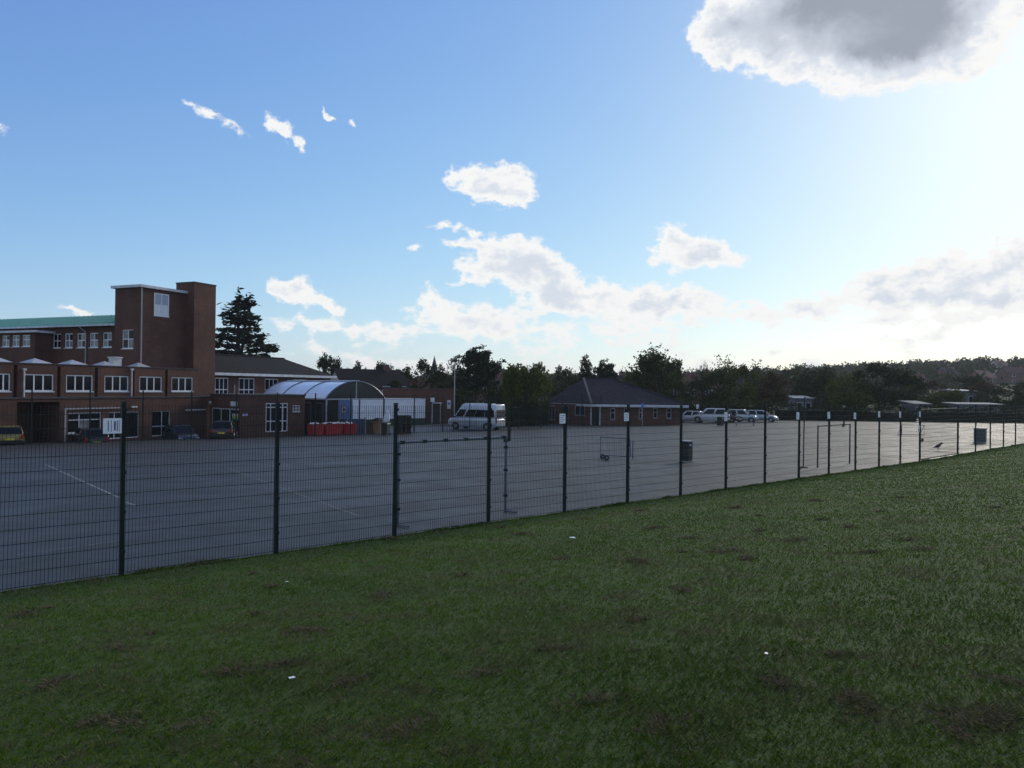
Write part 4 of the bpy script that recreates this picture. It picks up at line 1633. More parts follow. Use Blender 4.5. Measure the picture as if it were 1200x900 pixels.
# ------------------------------------------------------------------ clutter beside the canopy
REDP = mat('red_plastic', (.40, .025, .03), rough=.4, var=.15)
PALE = mat('pale_folded_sheet', (.55, .52, .55), rough=.6, var=.3, scale=12)
for i, (pa, pb, lab) in enumerate(((366.5, 380, 'red plastic tub with pale contents nearest the glazed canopy side'), (381.5, 402, 'wide red plastic tub heaped with pale contents between two others'), (403.5, 418.5, 'red plastic tub with pale contents beside the blue hoarding'))):
    a = px_plane(pa, 503, P0 + ND * 45.5, ND)
    b = px_plane(pb, 503, P0 + ND * 45.5, ND)
    g = Vector((a.x, a.y, gz(a.x, a.y)))
    L = (b - a).length
    t = thing('plastic_tub', lab, 'tub', g, ANG, 'red tubs beside the canopy')
    H = .98
    o_, i_ = .06, .05
    rb = [(.06, .06, 0), (L - .06, .06, 0), (L - .06, .94, 0), (.06, .94, 0)]
    rt = [(0, 0, H), (L, 0, H), (L, 1.0, H), (0, 1.0, H)]
    ri = [(.05, .05, H), (L - .05, .05, H), (L - .05, .95, H), (.05, .95, H)]
    rd = [(.1, .1, H - .3), (L - .1, .1, H - .3), (L - .1, .9, H - .3), (.1, .9, H - .3)]
    MB().loft([rb, rt, ri, rd]).build('body', REDP, t, bevel=.02)
    MB().box(-.03, L + .03, -.035, -.005, H - .12, H - .02).build('rim', REDP, t)
    V, Fc = [], []
    NX, NY = 9, 6
    for ix in range(NX):
        for iy in range(NY):
            V.append((.07 + (L - .14) * ix / (NX - 1), .07 + .86 * iy / (NY - 1), H - .05 + random.uniform(0, .2) * (0 < ix < NX - 1)))
    for ix in range(NX - 1):
        for iy in range(NY - 1):
            Fc.append((ix * NY + iy, (ix + 1) * NY + iy, (ix + 1) * NY + iy + 1, ix * NY + iy + 1))
    np_mesh('contents', V, Fc, PALE, t)

a = px_plane(404.5, 500, P0 + ND * 46.7, ND)
b = px_plane(428, 500, P0 + ND * 46.7, ND)
t = thing('hoarding', 'dark blue hoarding panels standing in front of the white cabin', 'hoarding', Vector((a.x, a.y, gz(a.x, a.y))), ANG)
L = (b - a).length
HB = mat('dark_blue_board', (.045, .08, .13), rough=.6, var=.15)
for i in range(2):
    MB().box(L * i / 2 + .03, L * (i + 1) / 2 - .03, 0, .05, .05, 1.62).build('panel', HB, t)
for i in range(3):
    MB().box(L * i / 2 - .03, L * i / 2 + .028, -.03, .08, 0, 1.75 if i == 2 else 1.66).build('post', PIPE if i == 2 else HB, t)
a = px_plane(429.5, 500, P0 + ND * 46.9, ND)
b = px_plane(441, 500, P0 + ND * 46.9, ND)
t = thing('timber_screen', 'brown timber slat screen beside the blue hoarding', 'screen', Vector((a.x, a.y, gz(a.x, a.y))), ANG)
L = (b - a).length
WOOD = mat('brown_timber', (.085, .05, .03), rough=.8, var=.3, scale=3, stretch=(1, 1, .2))
WOOD2 = mat('pale_timber', (.26, .17, .08), rough=.8, var=.25, scale=3)
for i in range(6):
    MB().box(L * i / 6 + .01, L * (i + 1) / 6 - .01, 0, .03, .05, 1.45 + .03 * (i % 3)).build('slat', WOOD, t)
for z in (.4, 1.2):
    MB().box(0, L, .031, .08, z, z + .08).build('rail', WOOD, t)
g = on_ground(444, 68.5)
t = thing('timber_crate', 'tan timber crate under a dark cover near the white sack', 'crate', g, ANG)
for i in range(5):
    MB().box(0, .85, -.03, .0, .1 + i * .22, .1 + i * .22 + .2).build('board', WOOD2, t)
    MB().box(-.03, .0, .002, .8, .1 + i * .22, .1 + i * .22 + .2).build('board', WOOD2, t)
for (x, y) in ((.02, .02), (.77, .02), (.02, .72), (.77, .72)):
    MB().box(x, x + .06, y, y + .06, 0, 1.18).build('corner_post', WOOD, t)
mb = MB()
mb.loft([[(-.2, -.2, 1.22), (1.15, -.2, 1.16), (1.15, 1.0, 1.16), (-.2, 1.0, 1.22)], [(.15, .2, 1.45), (.8, .2, 1.40), (.8, .6, 1.40), (.15, .6, 1.45)]])
mb.build('cover', BLACKP, t, bevel=.04)
# wheeled bin with a white sack
g = on_ground(452.5, 66.0)
t = thing('wheeled_bin', 'dark wheeled bin near the stack of pallets', 'bin', g, -.3)
DKB = mat('dark_bin', (.018, .02, .022), rough=.5, var=.2)
MB().loft([[(-.24, -.28, .05), (.24, -.28, .05), (.24, .28, .05), (-.24, .28, .05)], [(-.29, -.36, 1.0), (.29, -.36, 1.0), (.29, .36, 1.0), (-.29, .36, 1.0)]]).build('body', DKB, t, bevel=.03)
MB().loft([[(-.31, -.39, 1.003), (.31, -.39, 1.003), (.31, .40, 1.003), (-.31, .40, 1.003)], [(-.24, -.3, 1.10), (.24, -.3, 1.10), (.24, .36, 1.10), (-.24, .36, 1.10)]]).build('lid', DKB, t, bevel=.02)
for x in (-.27, .27):
    MB().tube((x - .03, .3, .1), (x + .03, .3, .1), .1, n=12).build('wheel', RUBBER, t)
sack_o = Vector((g.x, g.y, g.z + 1.105))
t = thing('white_sack', 'upright white sack standing on the dark wheeled bin', 'sack', sack_o, .2)
rings = []
for z, r in ((0, .20), (.12, .27), (.45, .26), (.75, .21), (.95, .14), (1.05, .06), (1.15, .10)):
    rings.append([(r * math.cos(2 * math.pi * i / 12) * (1 + .12 * math.sin(i * 2.3 + z * 5)) + z * .12, r * .8 * math.sin(2 * math.pi * i / 12), z) for i in range(12)])
MB().loft(rings).build('bag', mat('white_sack_cloth', (.62, .64, .68), rough=.8, var=.15, scale=6), t, smooth_=True)
# pallet stack
g = on_ground(470.5, 69.0)
PAL = mat('dark_pallet_wood', (.05, .042, .036), rough=.9, var=.3, scale=4)
proto = None
for k in range(11):
    if proto is None:
        t = thing('pallet', 'x', 'pallet', g, ANG, 'pallets in the stack')
        for i in range(5):
            MB().box(0, 1.15, .02 + i * .21, .02 + i * .21 + .12, .125, .147).build('board', PAL, t)
        for x in (.0, .5, 1.03):
            MB().box(x, x + .12, 0, 1.0, .022, .122).build('bearer', PAL, t)
        for i in range(3):
            MB().box(0, 1.15, .02 + i * .42, .02 + i * .42 + .12, 0, .02).build('board', PAL, t)
        proto = t
    else:
        t = copy_tree(proto)
    t.location = (g.x + random.uniform(-.05, .05), g.y + random.uniform(-.05, .05), g.z + .151 * k)
    t.rotation_euler = (0, 0, ANG + random.uniform(-.08, .08))
    t['label'] = ('dark wooden pallet at the bottom of the stack near the white cabin' if k == 0 else
                  'dark wooden pallet on top of the stack near the white cabin' if k == 10 else
                  'dark wooden pallet, %s up from the ground in the stack near the white cabin' % ('zeroth', 'second', 'third', 'fourth', 'fifth', 'sixth', 'seventh', 'eighth', 'ninth', 'tenth', 'eleventh')[k])

# lamp column
g = on_ground(532.5, 90.0)
t = thing('lamp_column', 'tall pale lamp column standing behind the minibus', 'lamp post', g, 0)
zt = at_depth(532.5, 426, 90.0).z - g.z
MB().tube((0, 0, 0), (0, 0, 1.2), .1, n=10).build('base', PIPE, t)
MB().tube((0, 0, 1.2), (0, 0, zt), .07, .05, n=10).build('column', PIPE, t)
MB().box(-.12, .12, -.5, .1, zt + .003, zt + .12).build('lantern', PIPE, t, bevel=.03)
# small signs on poles by the car park
for (px, Y, py0, py1, m, lab) in ((817.5, 97, 474, 479, SIGNW, 'small white sign on a thin pole above the white hatchback'),
                                  (753, 89.5, 473, 478, MATS['sign_blue'], 'small blue sign on a thin pole by the pavilion wall'),
                                  (988.5, 108, 475.5, 479.5, SIGNW, 'small pale sign on a thin pole in front of the long hedge')):
    g = on_ground(px, Y)
    t = thing('pole_sign', lab, 'sign', g, 0)
    z1, z0 = at_depth(px, py0, Y).z - g.z, at_depth(px, py1, Y).z - g.z
    MB().tube((0, .03, 0), (0, .03, z1), .03, n=8).build('pole', PIPE, t)
    MB().box(-.17, .17, -.02, -.001, z0, z1).build('plate', m, t)

# bird on the playground
g = on_gpx(1099, 528)
t_bird = thing('bird', 'black crow standing on the playground behind the gate', 'bird', Vector((g.x, g.y, gz(g.x, g.y))), .3)
FEA = mat('black_feathers', (.012, .012, .014), rough=.6, var=.3)
sec = [(-.30, .13, .012, .004), (-.22, .15, .03, .012), (-.14, .17, .05, .04), (-.04, .20, .075, .075), (.06, .23, .08, .08), (.13, .27, .06, .065), (.17, .31, .045, .05), (.22, .335, .045, .048), (.26, .335, .03, .03), (.285, .33, .012, .014), (.34, .322, .003, .004)]
rings = [[(x * 1.25, w * 1.25 * math.cos(2 * math.pi * i / 12), 1.25 * (z + h * math.sin(2 * math.pi * i / 12))) for i in range(12)] for x, z, w, h in sec]
bd = MB().loft(rings).build('body', FEA, t_bird, smooth_=True)
for sd in (-1, 1):
    mb = MB()
    mb.tube((.02, sd * .05, .19), (.03, sd * .055, .09), .014, .008, n=6)
    mb.tube((.03, sd * .055, .09), (.02, sd * .055, .008), .007, n=6)
    mb.tube((-.02, sd * .055, .008), (.09, sd * .065, .008), .006, n=5)
    mb.build('leg', FEA, t_bird)
    MB().loft([[(-.26, sd * .03, .21), (-.26, sd * .045, .20), (-.26, sd * .03, .19)], [(-.02, sd * .085, .30), (-.02, sd * .115, .25), (-.02, sd * .085, .20)], [(.12, sd * .06, .34), (.12, sd * .085, .32), (.12, sd * .06, .28)]]).build('wing', FEA, t_bird, fix=True)

# ------------------------------------------------------------------ trees
BARK = mat('dark_bark', (.045, .035, .028), rough=.95, var=.35, scale=6, bump=.6, bscale=14)
LEAF = {
    'dark': leaf_mat('leaf_dark', (.020, .028, .012), (.056, .066, .026)),
    'mid': leaf_mat('leaf_mid', (.028, .040, .014), (.078, .090, .032)),
    'olive': leaf_mat('leaf_olive', (.040, .052, .012), (.105, .115, .030)),
    'brown': leaf_mat('leaf_brown', (.045, .036, .018), (.10, .072, .034)),
    'needle': leaf_mat('leaf_needle', (.014, .022, .014), (.042, .056, .030), .1),
    'far': leaf_mat('leaf_far', (.032, .038, .016), (.095, .092, .042), .15),
}


def leaf_quads(C, size, rng, aspect=1.0, flat=0.0, axis=None):
    """one small quad at each centre"""
    n = len(C)
    a = rng.normal(size=(n, 3))
    if axis is not None:
        a = a * .35 + axis
    if flat:
        a[:, 2] *= (1 - flat)
    a /= np.linalg.norm(a, axis=1, keepdims=True) + 1e-9
    b = rng.normal(size=(n, 3))
    if flat:
        b[:, 2] *= (1 - flat)
    b = b - a * (a * b).sum(1, keepdims=True)
    b /= np.linalg.norm(b, axis=1, keepdims=True) + 1e-9
    s = size * rng.uniform(.55, 1.25, size=(n, 1))
    u, v = a * s * aspect * .5, b * s * .5
    w = rng.uniform(.2, .6, size=(n, 1))
    V = np.stack([C - u, C - v * w + u * .1, C + u, C + v], 1).reshape(-1, 3)
    Fq = np.arange(4 * n, dtype=np.int32).reshape(-1, 4)
    return V, Fq


def limb(mb, p, q, r0, r1, rng, seg=3, bend=.12):
    p, q = np.array(p, float), np.array(q, float)
    L = np.linalg.norm(q - p)
    prev, pr = p, r0
    for i in range(1, seg + 1):
        t = i / seg
        cur = p + (q - p) * t + (rng.normal(size=3) * bend * L * (1 - t) * .5 if i < seg else 0)
        r = r0 + (r1 - r0) * t
        mb.tube(prev, cur, pr, r, n=6, cap=(i == seg))
        prev, pr = cur, r


def proto_broadleaf(seed, n_lobe=13, spread=1.0, top=1.0, sparse=1.0, base=.22, leaf=.055, cl=17, per=17):
    """unit tree: height 1, crown radius about .5"""
    rng = np.random.default_rng(seed)
    mb = MB()
    limb(mb, (0, 0, -.02), (0, 0, .42), .028, .018, rng, 3, .05)
    C = []
    for i in range(n_lobe):
        ph = 2 * math.pi * (i * .618 + rng.uniform(-.1, .1))
        lev = rng.uniform(0, 1)
        rad = spread * (.36 * math.sqrt(max(0.02, 1 - (2 * lev - .85) ** 2 * .8))) * rng.uniform(.45, 1.0)
        z = base + .12 + (top - base - .22) * lev
        c = np.array([rad * math.cos(ph), rad * math.sin(ph), z])
        R = rng.uniform(.11, .19)
        limb(mb, (0, 0, rng.uniform(.16, .42)), c, .013, .004, rng, 3, .14)
        for k in range(cl):
            d = rng.normal(size=3)
            d /= np.linalg.norm(d)
            q = c + d * R * rng.uniform(.55, 1.0) ** .5 * np.array([1, 1, .8])
            m = int(per * sparse * rng.uniform(.6, 1.3))
            C.append(q + rng.normal(size=(m, 3)) * R * .24)
    C = np.concatenate(C)
    C = C[C[:, 2] > .06]
    C[:, 2] *= 1.0 / max(1e-6, np.percentile(C[:, 2], 99.8))
    return mb, leaf_quads(C, leaf, rng)


def proto_cedar(seed):
    rng = np.random.default_rng(seed)
    mb = MB()
    limb(mb, (0, 0, -.02), (.0, 0, .97), .026, .004, rng, 6, .01)
    limb(mb, (.01, 0, .5), (.055, .02, .95), .012, .003, rng, 4, .03)
    C = []
    for k in range(78):
        t = (k + rng.uniform(0, 1)) / 78
        z = .12 + .84 * t
        x0 = 0 if rng.uniform() < .7 or z < .6 else (z - .5) * .12
        ph = k * 2.399 + rng.uniform(-.3, .3)
        L = (.32 * (1 - t) ** .85 + .02) * rng.uniform(.72, 1.15)
        dr = np.array([math.cos(ph), math.sin(ph), rng.uniform(-.02, .3)])
        e = np.array([x0, 0, z]) + dr * L
        limb(mb, (x0, 0, z), e, .006, .002, rng, 2, .05)
        n = int(22 + 320 * L)
        tt = rng.uniform(.2, 1.05, size=(n, 1)) ** .75
        side = np.array([-dr[1], dr[0], 0])
        q = np.array([x0, 0, z]) + dr * L * tt + side * rng.normal(size=(n, 1)) * .034 * (1.2 - tt * .6) + np.array([0, 0, 1]) * rng.normal(size=(n, 1)) * .009
        q[:, 2] -= .03 * tt[:, 0] ** 2 * rng.uniform(0, 1)
        C.append(q)
    for x, z in ((0, .97), (.055, .95)):
        C.append(np.array([x, 0, z]) + rng.normal(size=(40, 3)) * np.array([.010, .010, .03]))
    C = np.concatenate(C)
    return mb, leaf_quads(C, .024, rng, 1.9, .55)


def proto_pine(seed, n=15, wid=.40):
    rng = np.random.default_rng(seed)
    mb = MB()
    limb(mb, (0, 0, -.02), (.03, 0, .80), .026, .012, rng, 5, .03)
    C = []
    for i in range(n):
        lev = (i + .5) / n
        z = .42 + .54 * lev
        ph = i * 2.4 + rng.uniform(-.4, .4)
        rad = wid * (1.0 - .55 * lev ** 2) * rng.uniform(.35, 1.0)
        c = np.array([.03 + rad * math.cos(ph), rad * math.sin(ph), z])
        limb(mb, (.02, 0, z - .12), c, .010, .004, rng, 3, .12)
        R = rng.uniform(.09, .16)
        for k in range(18):
            q = c + rng.normal(size=3) * np.array([R * .75, R * .75, R * .28])
            C.append(q + rng.normal(size=(30, 3)) * np.array([.03, .03, .016]))
    C = np.concatenate(C)
    C[:, 2] *= 1.0 / np.percentile(C[:, 2], 99.8)
    return mb, leaf_quads(C, .036, rng, 1.3, .3)


def proto_spire(seed):
    rng = np.random.default_rng(seed)
    mb = MB()
    limb(mb, (0, 0, -.02), (0, 0, .95), .022, .004, rng, 4, .01)
    C = []
    for k in range(46):
        t = rng.uniform(0, 1) ** .8
        z = .08 + .88 * t
        ph = rng.uniform(0, 2 * math.pi)
        R = .27 * (1 - t) ** .7 * rng.uniform(.4, 1.0) + .02
        c = np.array([R * math.cos(ph), R * math.sin(ph), z])
        limb(mb, (0, 0, z), c, .005, .002, rng, 2, .05)
        C.append(c + rng.normal(size=(42, 3)) * np.array([.045, .045, .035]))
    C = np.concatenate(C)
    return mb, leaf_quads(C, .045, rng, 1.2, .2)


def proto_bush(seed):
    rng = np.random.default_rng(seed)
    mb = MB()
    C = []
    for i in range(14):
        ph = rng.uniform(0, 2 * math.pi)
        rad = .38 * math.sqrt(rng.uniform(0, 1))
        z = .12 + .62 * rng.uniform(0, 1) * (1 - rad)
        c = np.array([rad * math.cos(ph), rad * math.sin(ph), z])
        limb(mb, (rad * .15 * math.cos(ph), rad * .15 * math.sin(ph), -.02), c, .016, .005, rng, 3, .1)
        for k in range(15):
            d = rng.normal(size=3)
            d /= np.linalg.norm(d)
            C.append(c + d * .17 * rng.uniform(.5, 1) + rng.normal(size=(17, 3)) * .045)
    C = np.concatenate(C)
    C = C[C[:, 2] > 0]
    C[:, 2] *= 1.0 / np.percentile(C[:, 2], 99.7)
    return mb, leaf_quads(C, .058, rng)


def proto_weeping(seed):
    rng = np.random.default_rng(seed)
    mb = MB()
    limb(mb, (0, 0, -.02), (0, 0, .5), .03, .018, rng, 3, .04)
    C = []
    for i in range(34):
        ph = rng.uniform(0, 2 * math.pi)
        rad = .40 * math.sqrt(rng.uniform(0.05, 1))
        ztop = .98 - .5 * rad ** 1.3 * 1.2 + rng.uniform(-.06, .03)
        c = np.array([rad * math.cos(ph), rad * math.sin(ph), ztop])
        limb(mb, (0, 0, .4), c, .010, .003, rng, 3, .1)
        ln = rng.uniform(.25, .6) * ztop
        n = 150
        tt = rng.uniform(0, 1, size=(n, 1))
        q = c + np.array([[math.cos(ph) * .06, math.sin(ph) * .06, 0]]) * tt - np.array([[0, 0, ln]]) * tt + rng.normal(size=(n, 3)) * np.array([.045, .045, .03])
        C.append(q)
    C = np.concatenate(C)
    C = C[C[:, 2] > 0.02]
    C[:, 2] *= 1.0 / np.percentile(C[:, 2], 99.7)
    return mb, leaf_quads(C, .04, rng, 1.5, axis=np.array([0, 0, .8]))


PROTO_DEF = {
    'oak': lambda: proto_broadleaf(3, 17, 1.05, 1.0, 1.0, .20, .042, 20, 18),
    'round': lambda: proto_broadleaf(5, 14, .95, 1.0, 1.1, .14, .05),
    'broad': lambda: proto_broadleaf(8, 15, 1.15, 1.0, 1.0, .10, .05),
    'sparse': lambda: proto_broadleaf(14, 12, 1.0, 1.0, .55, .22, .045),
    'tall': lambda: proto_broadleaf(21, 14, .7, 1.0, 1.0, .14, .045),
    'cedar': lambda: proto_cedar(4), 'pine': lambda: proto_pine(9), 'pine2': lambda: proto_pine(19, 11, .36),
    'spire': lambda: proto_spire(2), 'bush': lambda: proto_bush(6), 'bush2': lambda: proto_bush(16), 'weeping': lambda: proto_weeping(7),
}
PROTO = {}


def tree(name, label, cat, kind, leafm, px, ytop, wpx, Y, group, rz=None, ybase=None):
    """px, ytop, wpx: sighted column, top and width; Y: distance"""
    g = on_ground(px, Y)
    H = at_depth(px, ytop, Y).z - g.z
    R = wpx / F_PX * Y / .92
    t = thing(name, label, cat, g, random.uniform(0, 6.28) if rz is None else rz, group)
    if kind not in PROTO:
        mb, (V, Fq) = PROTO_DEF[kind]()
        kxy = .46 / np.percentile(np.hypot(V[:, 0], V[:, 1]), 99 if kind == 'cedar' else 96)
        V[:, :2] *= kxy
        mb.v = [(a * kxy, b_ * kxy, c_) for a, b_, c_ in mb.v]
        me_t = mb.build('trunk', BARK, None).data
        bpy.data.objects.remove(bpy.data.objects[-1] if False else [o for o in COL.objects if o.data == me_t][0])
        o = np_mesh('crown', V, Fq, LEAF['mid'])
        me_c = o.data
        bpy.data.objects.remove(o)
        PROTO[kind] = (me_t, me_c)
    for nm, me in zip(('trunk', 'crown'), PROTO[kind]):
        o = bpy.data.objects.new(nm, me)
        link(o, t)
        o.scale = (R, R, H)
        if nm == 'crown':
            o.material_slots[0].link = 'OBJECT'
            o.material_slots[0].material = LEAF[leafm]
    return t


GT = 'trees beyond the school grounds'
tree('cedar_tree', 'tall dark twin topped cedar rising behind the chimney', 'tree', 'cedar', 'needle', 278, 345, 150, 108, None, rz=.1)
TREES = [
    ('round_tree', 'rounded tree standing just past the end of the hipped wing roof', 'round', 'dark', 384, 415.5, 34, 128),
    ('conifer', 'small pointed conifer behind the pale gable house', 'spire', 'needle', 418.5, 424, 20, 150),
    ('conifer', 'tiny conifer next to the small pointed conifer', 'spire', 'needle', 428, 431.5, 10, 152),
    ('broad_tree', 'low dark tree behind the ridge of the gable house', 'broad', 'dark', 408, 432, 26, 150),
    ('round_tree', 'dark tree with domed crown behind the dark house roof', 'round', 'dark', 448, 424.5, 28, 158),
    ('broad_tree', 'low spreading tree left of the church spire group', 'broad', 'brown', 466, 433, 34, 150),
    ('broad_tree', 'large dark tree mass below the church spire', 'broad', 'dark', 497, 421.5, 54, 128),
    ('tall_tree', 'narrow dark tree between the church spire and the big pine', 'tall', 'dark', 522, 424, 22, 132),
    ('pine_tree', 'big dark layered pine behind the minibus', 'pine', 'needle', 556, 405.5, 64, 112),
    ('pine_tree', 'small flat topped pine over the brick house roof', 'pine2', 'needle', 584, 423.5, 18, 175),
    ('weeping_tree', 'yellow green weeping tree beside the pavilion', 'weeping', 'olive', 617, 428, 60, 90),
    ('pine_tree', 'small dark pine peeping over the weeping tree', 'pine2', 'dark', 629, 424.5, 20, 120),
    ('broad_tree', 'olive tree between the weeping tree and the pavilion ridge', 'broad', 'mid', 659, 429.5, 44, 140),
    ('conifer', 'dark upright conifer behind the pavilion ridge', 'spire', 'dark', 686, 417.5, 26, 128),
    ('pine_tree', 'ragged pine leaning right of the dark conifer', 'pine', 'dark', 707, 421.5, 36, 128),
    ('broad_tree', 'low olive tree behind the right hip of the pavilion', 'broad', 'olive', 738, 436, 48, 135),
    ('oak_tree', 'big domed oak standing above the pavilion roof end', 'oak', 'mid', 769, 406.5, 64, 122),
    ('bushy_tree', 'dark bushy tree under the big domed oak', 'broad', 'mid', 792, 434, 50, 116),
    ('tall_tree', 'slim dark tree right of the big oak', 'tall', 'dark', 823.5, 425, 11, 150),
    ('sparse_tree', 'thin leaved tree with open crown above the parked cars', 'sparse', 'mid', 847, 417, 42, 128),
    ('broad_tree', 'dark broad tree behind the white off roader', 'broad', 'mid', 838, 433, 56, 118),
    ('broad_tree', 'olive broad tree behind the silver people carrier', 'broad', 'olive', 868, 428, 46, 122),
    ('sparse_tree', 'gappy tree with bare twigs right of the open crowned tree', 'sparse', 'dark', 886, 422.5, 28, 132),
    ('broad_tree', 'brownish dark tree at the end of the car row', 'broad', 'brown', 905, 436, 46, 124),
    ('round_tree', 'small round tree on the far skyline beside a paler one', 'round', 'mid', 922, 430.5, 14, 260),
    ('round_tree', 'small pale round tree on the far skyline', 'round', 'olive', 934, 428, 16, 255),
    ('bushy_tree', 'dense dark bush like tree left of the big tree mass', 'bush', 'dark', 949, 433, 56, 150),
    ('round_tree', 'dark green tree behind the shed with the pale roof', 'round', 'mid', 968, 430, 32, 180),
    ('broad_tree', 'big dark spreading tree at the middle of the long hedge', 'broad', 'dark', 1030, 426, 76, 128),
    ('bushy_tree', 'olive fringed bushy tree left of the big spreading tree', 'bush2', 'olive', 992, 437, 52, 122),
    ('broad_tree', 'dark tree right of the big spreading tree', 'broad', 'mid', 1062, 436, 44, 138),
    ('broad_tree', 'brown leaved tree below the white gable on the hill', 'broad', 'brown', 1090, 446, 44, 170),
    ('bushy_tree', 'olive bushy tree behind the white low roof', 'bush', 'olive', 1110, 456, 50, 140),
    ('broad_tree', 'dark rounded tree on the wooded slope past the gate', 'round', 'dark', 1140, 440, 40, 210),
    ('broad_tree', 'brownish tree behind the flat pale blue roof', 'broad', 'brown', 1152, 448, 38, 165),
    ('bushy_tree', 'dark bushy tree beyond the far end of the fence', 'bush2', 'dark', 1180, 450, 60, 150),
    ('broad_tree', 'mid green tree beyond the far end of the fence', 'broad', 'mid', 1215, 440, 60, 170),
    ('bushy_tree', 'dark laurel like bush standing behind the minibus tail', 'bush', 'dark', 588, 452, 40, 100),
    ('bushy_tree', 'dark shrub filling the foot of the weeping tree', 'bush2', 'dark', 606, 464, 44, 91),
    ('bushy_tree', 'olive shrub between the weeping tree and the pavilion corner', 'bush', 'mid', 629, 466, 34, 93),
    ('bushy_tree', 'dark ivy covered bush between store and pine', 'bush2', 'dark', 545, 462, 34, 104),
]
for nm, lab, kind, lm, px, yt, w, Y in TREES:
    tree(nm, lab, 'tree', kind, lm, px, yt, w, Y, GT)


# ------------------------------------------------------------------ hedges
def hedge(label, pa, pb, Ya, Yb, ytop, th, lm, size=.24, dens=110):
    a, b = on_ground(pa, Ya), on_ground(pb, Yb)
    H = at_depth((pa + pb) / 2, ytop, (Ya + Yb) / 2).z - (a.z + b.z) / 2
    L = (b - a).length
    ang = math.atan2(b.y - a.y, b.x - a.x)
    t = thing('hedge', label, 'hedge', a, ang)
    rng = np.random.default_rng(int(pa) + 5)
    n = int(L * H * dens)
    x = rng.uniform(0, L, n)
    wob = 1 + .12 * np.sin(x * .9) + .08 * np.sin(x * 2.3 + 1)
    f = rng.integers(0, 3, n)
    y = np.where(f == 0, rng.normal(0, .12, n), np.where(f == 1, th + rng.normal(0, .12, n), rng.uniform(0, th, n)))
    z = np.where(f == 2, H * wob + rng.normal(0, .12, n), rng.uniform(0, 1, n) * H * wob)
    C = np.stack([x, y, np.clip(z, .02, None)], 1)
    V, Fq = leaf_quads(C, size, rng)
    np_mesh('foliage', V, Fq, LEAF[lm], t)
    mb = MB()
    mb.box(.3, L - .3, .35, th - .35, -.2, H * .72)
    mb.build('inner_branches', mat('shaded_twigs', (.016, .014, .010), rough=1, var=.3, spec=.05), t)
    return t


hedge('long dark hedge along the far side of the playground past the cars', 905, 1075, 112, 100, 476, 1.6, 'dark')
hedge('dark hedge continuing behind the gate to the far right', 1076, 1230, 100, 92, 478, 1.8, 'dark')
hedge('dark clipped hedge behind the minibus roof', 536, 596, 96, 94, 463.5, 1.2, 'dark')
hedge('dark hedge behind the parked pale cars', 796, 905, 110, 113, 470, 1.4, 'mid')
hedge('dark low hedge between minibus and pavilion', 594, 642, 86, 92, 484, 1.2, 'dark')
hedge('dark hedge below the trees behind the white cabin', 440, 540, 118, 116, 452, 1.5, 'dark', .3, 70)


# ------------------------------------------------------------------ houses behind
RENDERW = mat('pale_render', (.50, .47, .43), rough=.8, var=.1)
RENDERB = brick_mat('dull_brick', (.20, .10, .07), (.15, .075, .055), (.16, .14, .12))


def house(label, px, Y, w, d, hw, hr, ang, wm, rm, sink=0.0, wins=3, name='house', up=0.0):
    g = on_ground(px, Y)
    t = thing(name, label, 'house', (g.x, g.y, g.z - sink + up), ang, 'houses beyond the trees')
    mb = MB()
    mb.box(-w / 2, w / 2, 0, d, -1 - up, hw)
    mb.quad((-w / 2, 0, hw + .001), (-w / 2, d, hw + .001), (-w / 2, d / 2, hw + hr))
    mb.quad((w / 2, 0, hw + .001), (w / 2, d / 2, hw + hr), (w / 2, d, hw + .001))
    mb.build('wall', wm, t)
    o = .35
    s = hr / (d / 2)
    mb = MB()
    for sg in (0, 1):
        y0, y1 = (-o, d / 2) if sg == 0 else (d + o, d / 2)
        z0 = hw - o * s + .08
        mb.loft([[(x, y0, z0), (x, y1, hw + hr + .08), (x, y1, hw + hr + .2), (x, y0, z0 + .12)] for x in (-w / 2 - .3, w / 2 + .3)])
    rf = mb.build('roof', rm, t, fix=True)
    ch = MB().box(w * .25, w * .25 + .7, d / 2 - .3, d / 2 + .3, hw + hr * .6, hw + hr + 1.0).build('chimney', RENDERB, rf)
    for r in range(2 if hw > 4 else 1):
        for i in range(wins):
            x = -w / 2 + w * (i + .5) / wins
            z = .9 + r * 2.6
            fr_ = MB().box(x - .65, x + .65, -.04, .03, z, z + 1.2).build('window', WHITE, t)
            MB().box(x - .57, x - .03, -.055, -.041, z + .08, z + 1.12).build('pane', GLASS, fr_)
            MB().box(x + .03, x + .57, -.055, -.041, z + .08, z + 1.12).build('pane', GLASS, fr_)
    # gable windows
    for sg in (-1, 1):
        x = sg * w / 2
        MB().box(min(x, x + sg * .04), max(x, x + sg * .04), d / 2 - .5, d / 2 + .5, hw * .45, hw * .45 + 1.1).build('window', GLASS, t)
    return t


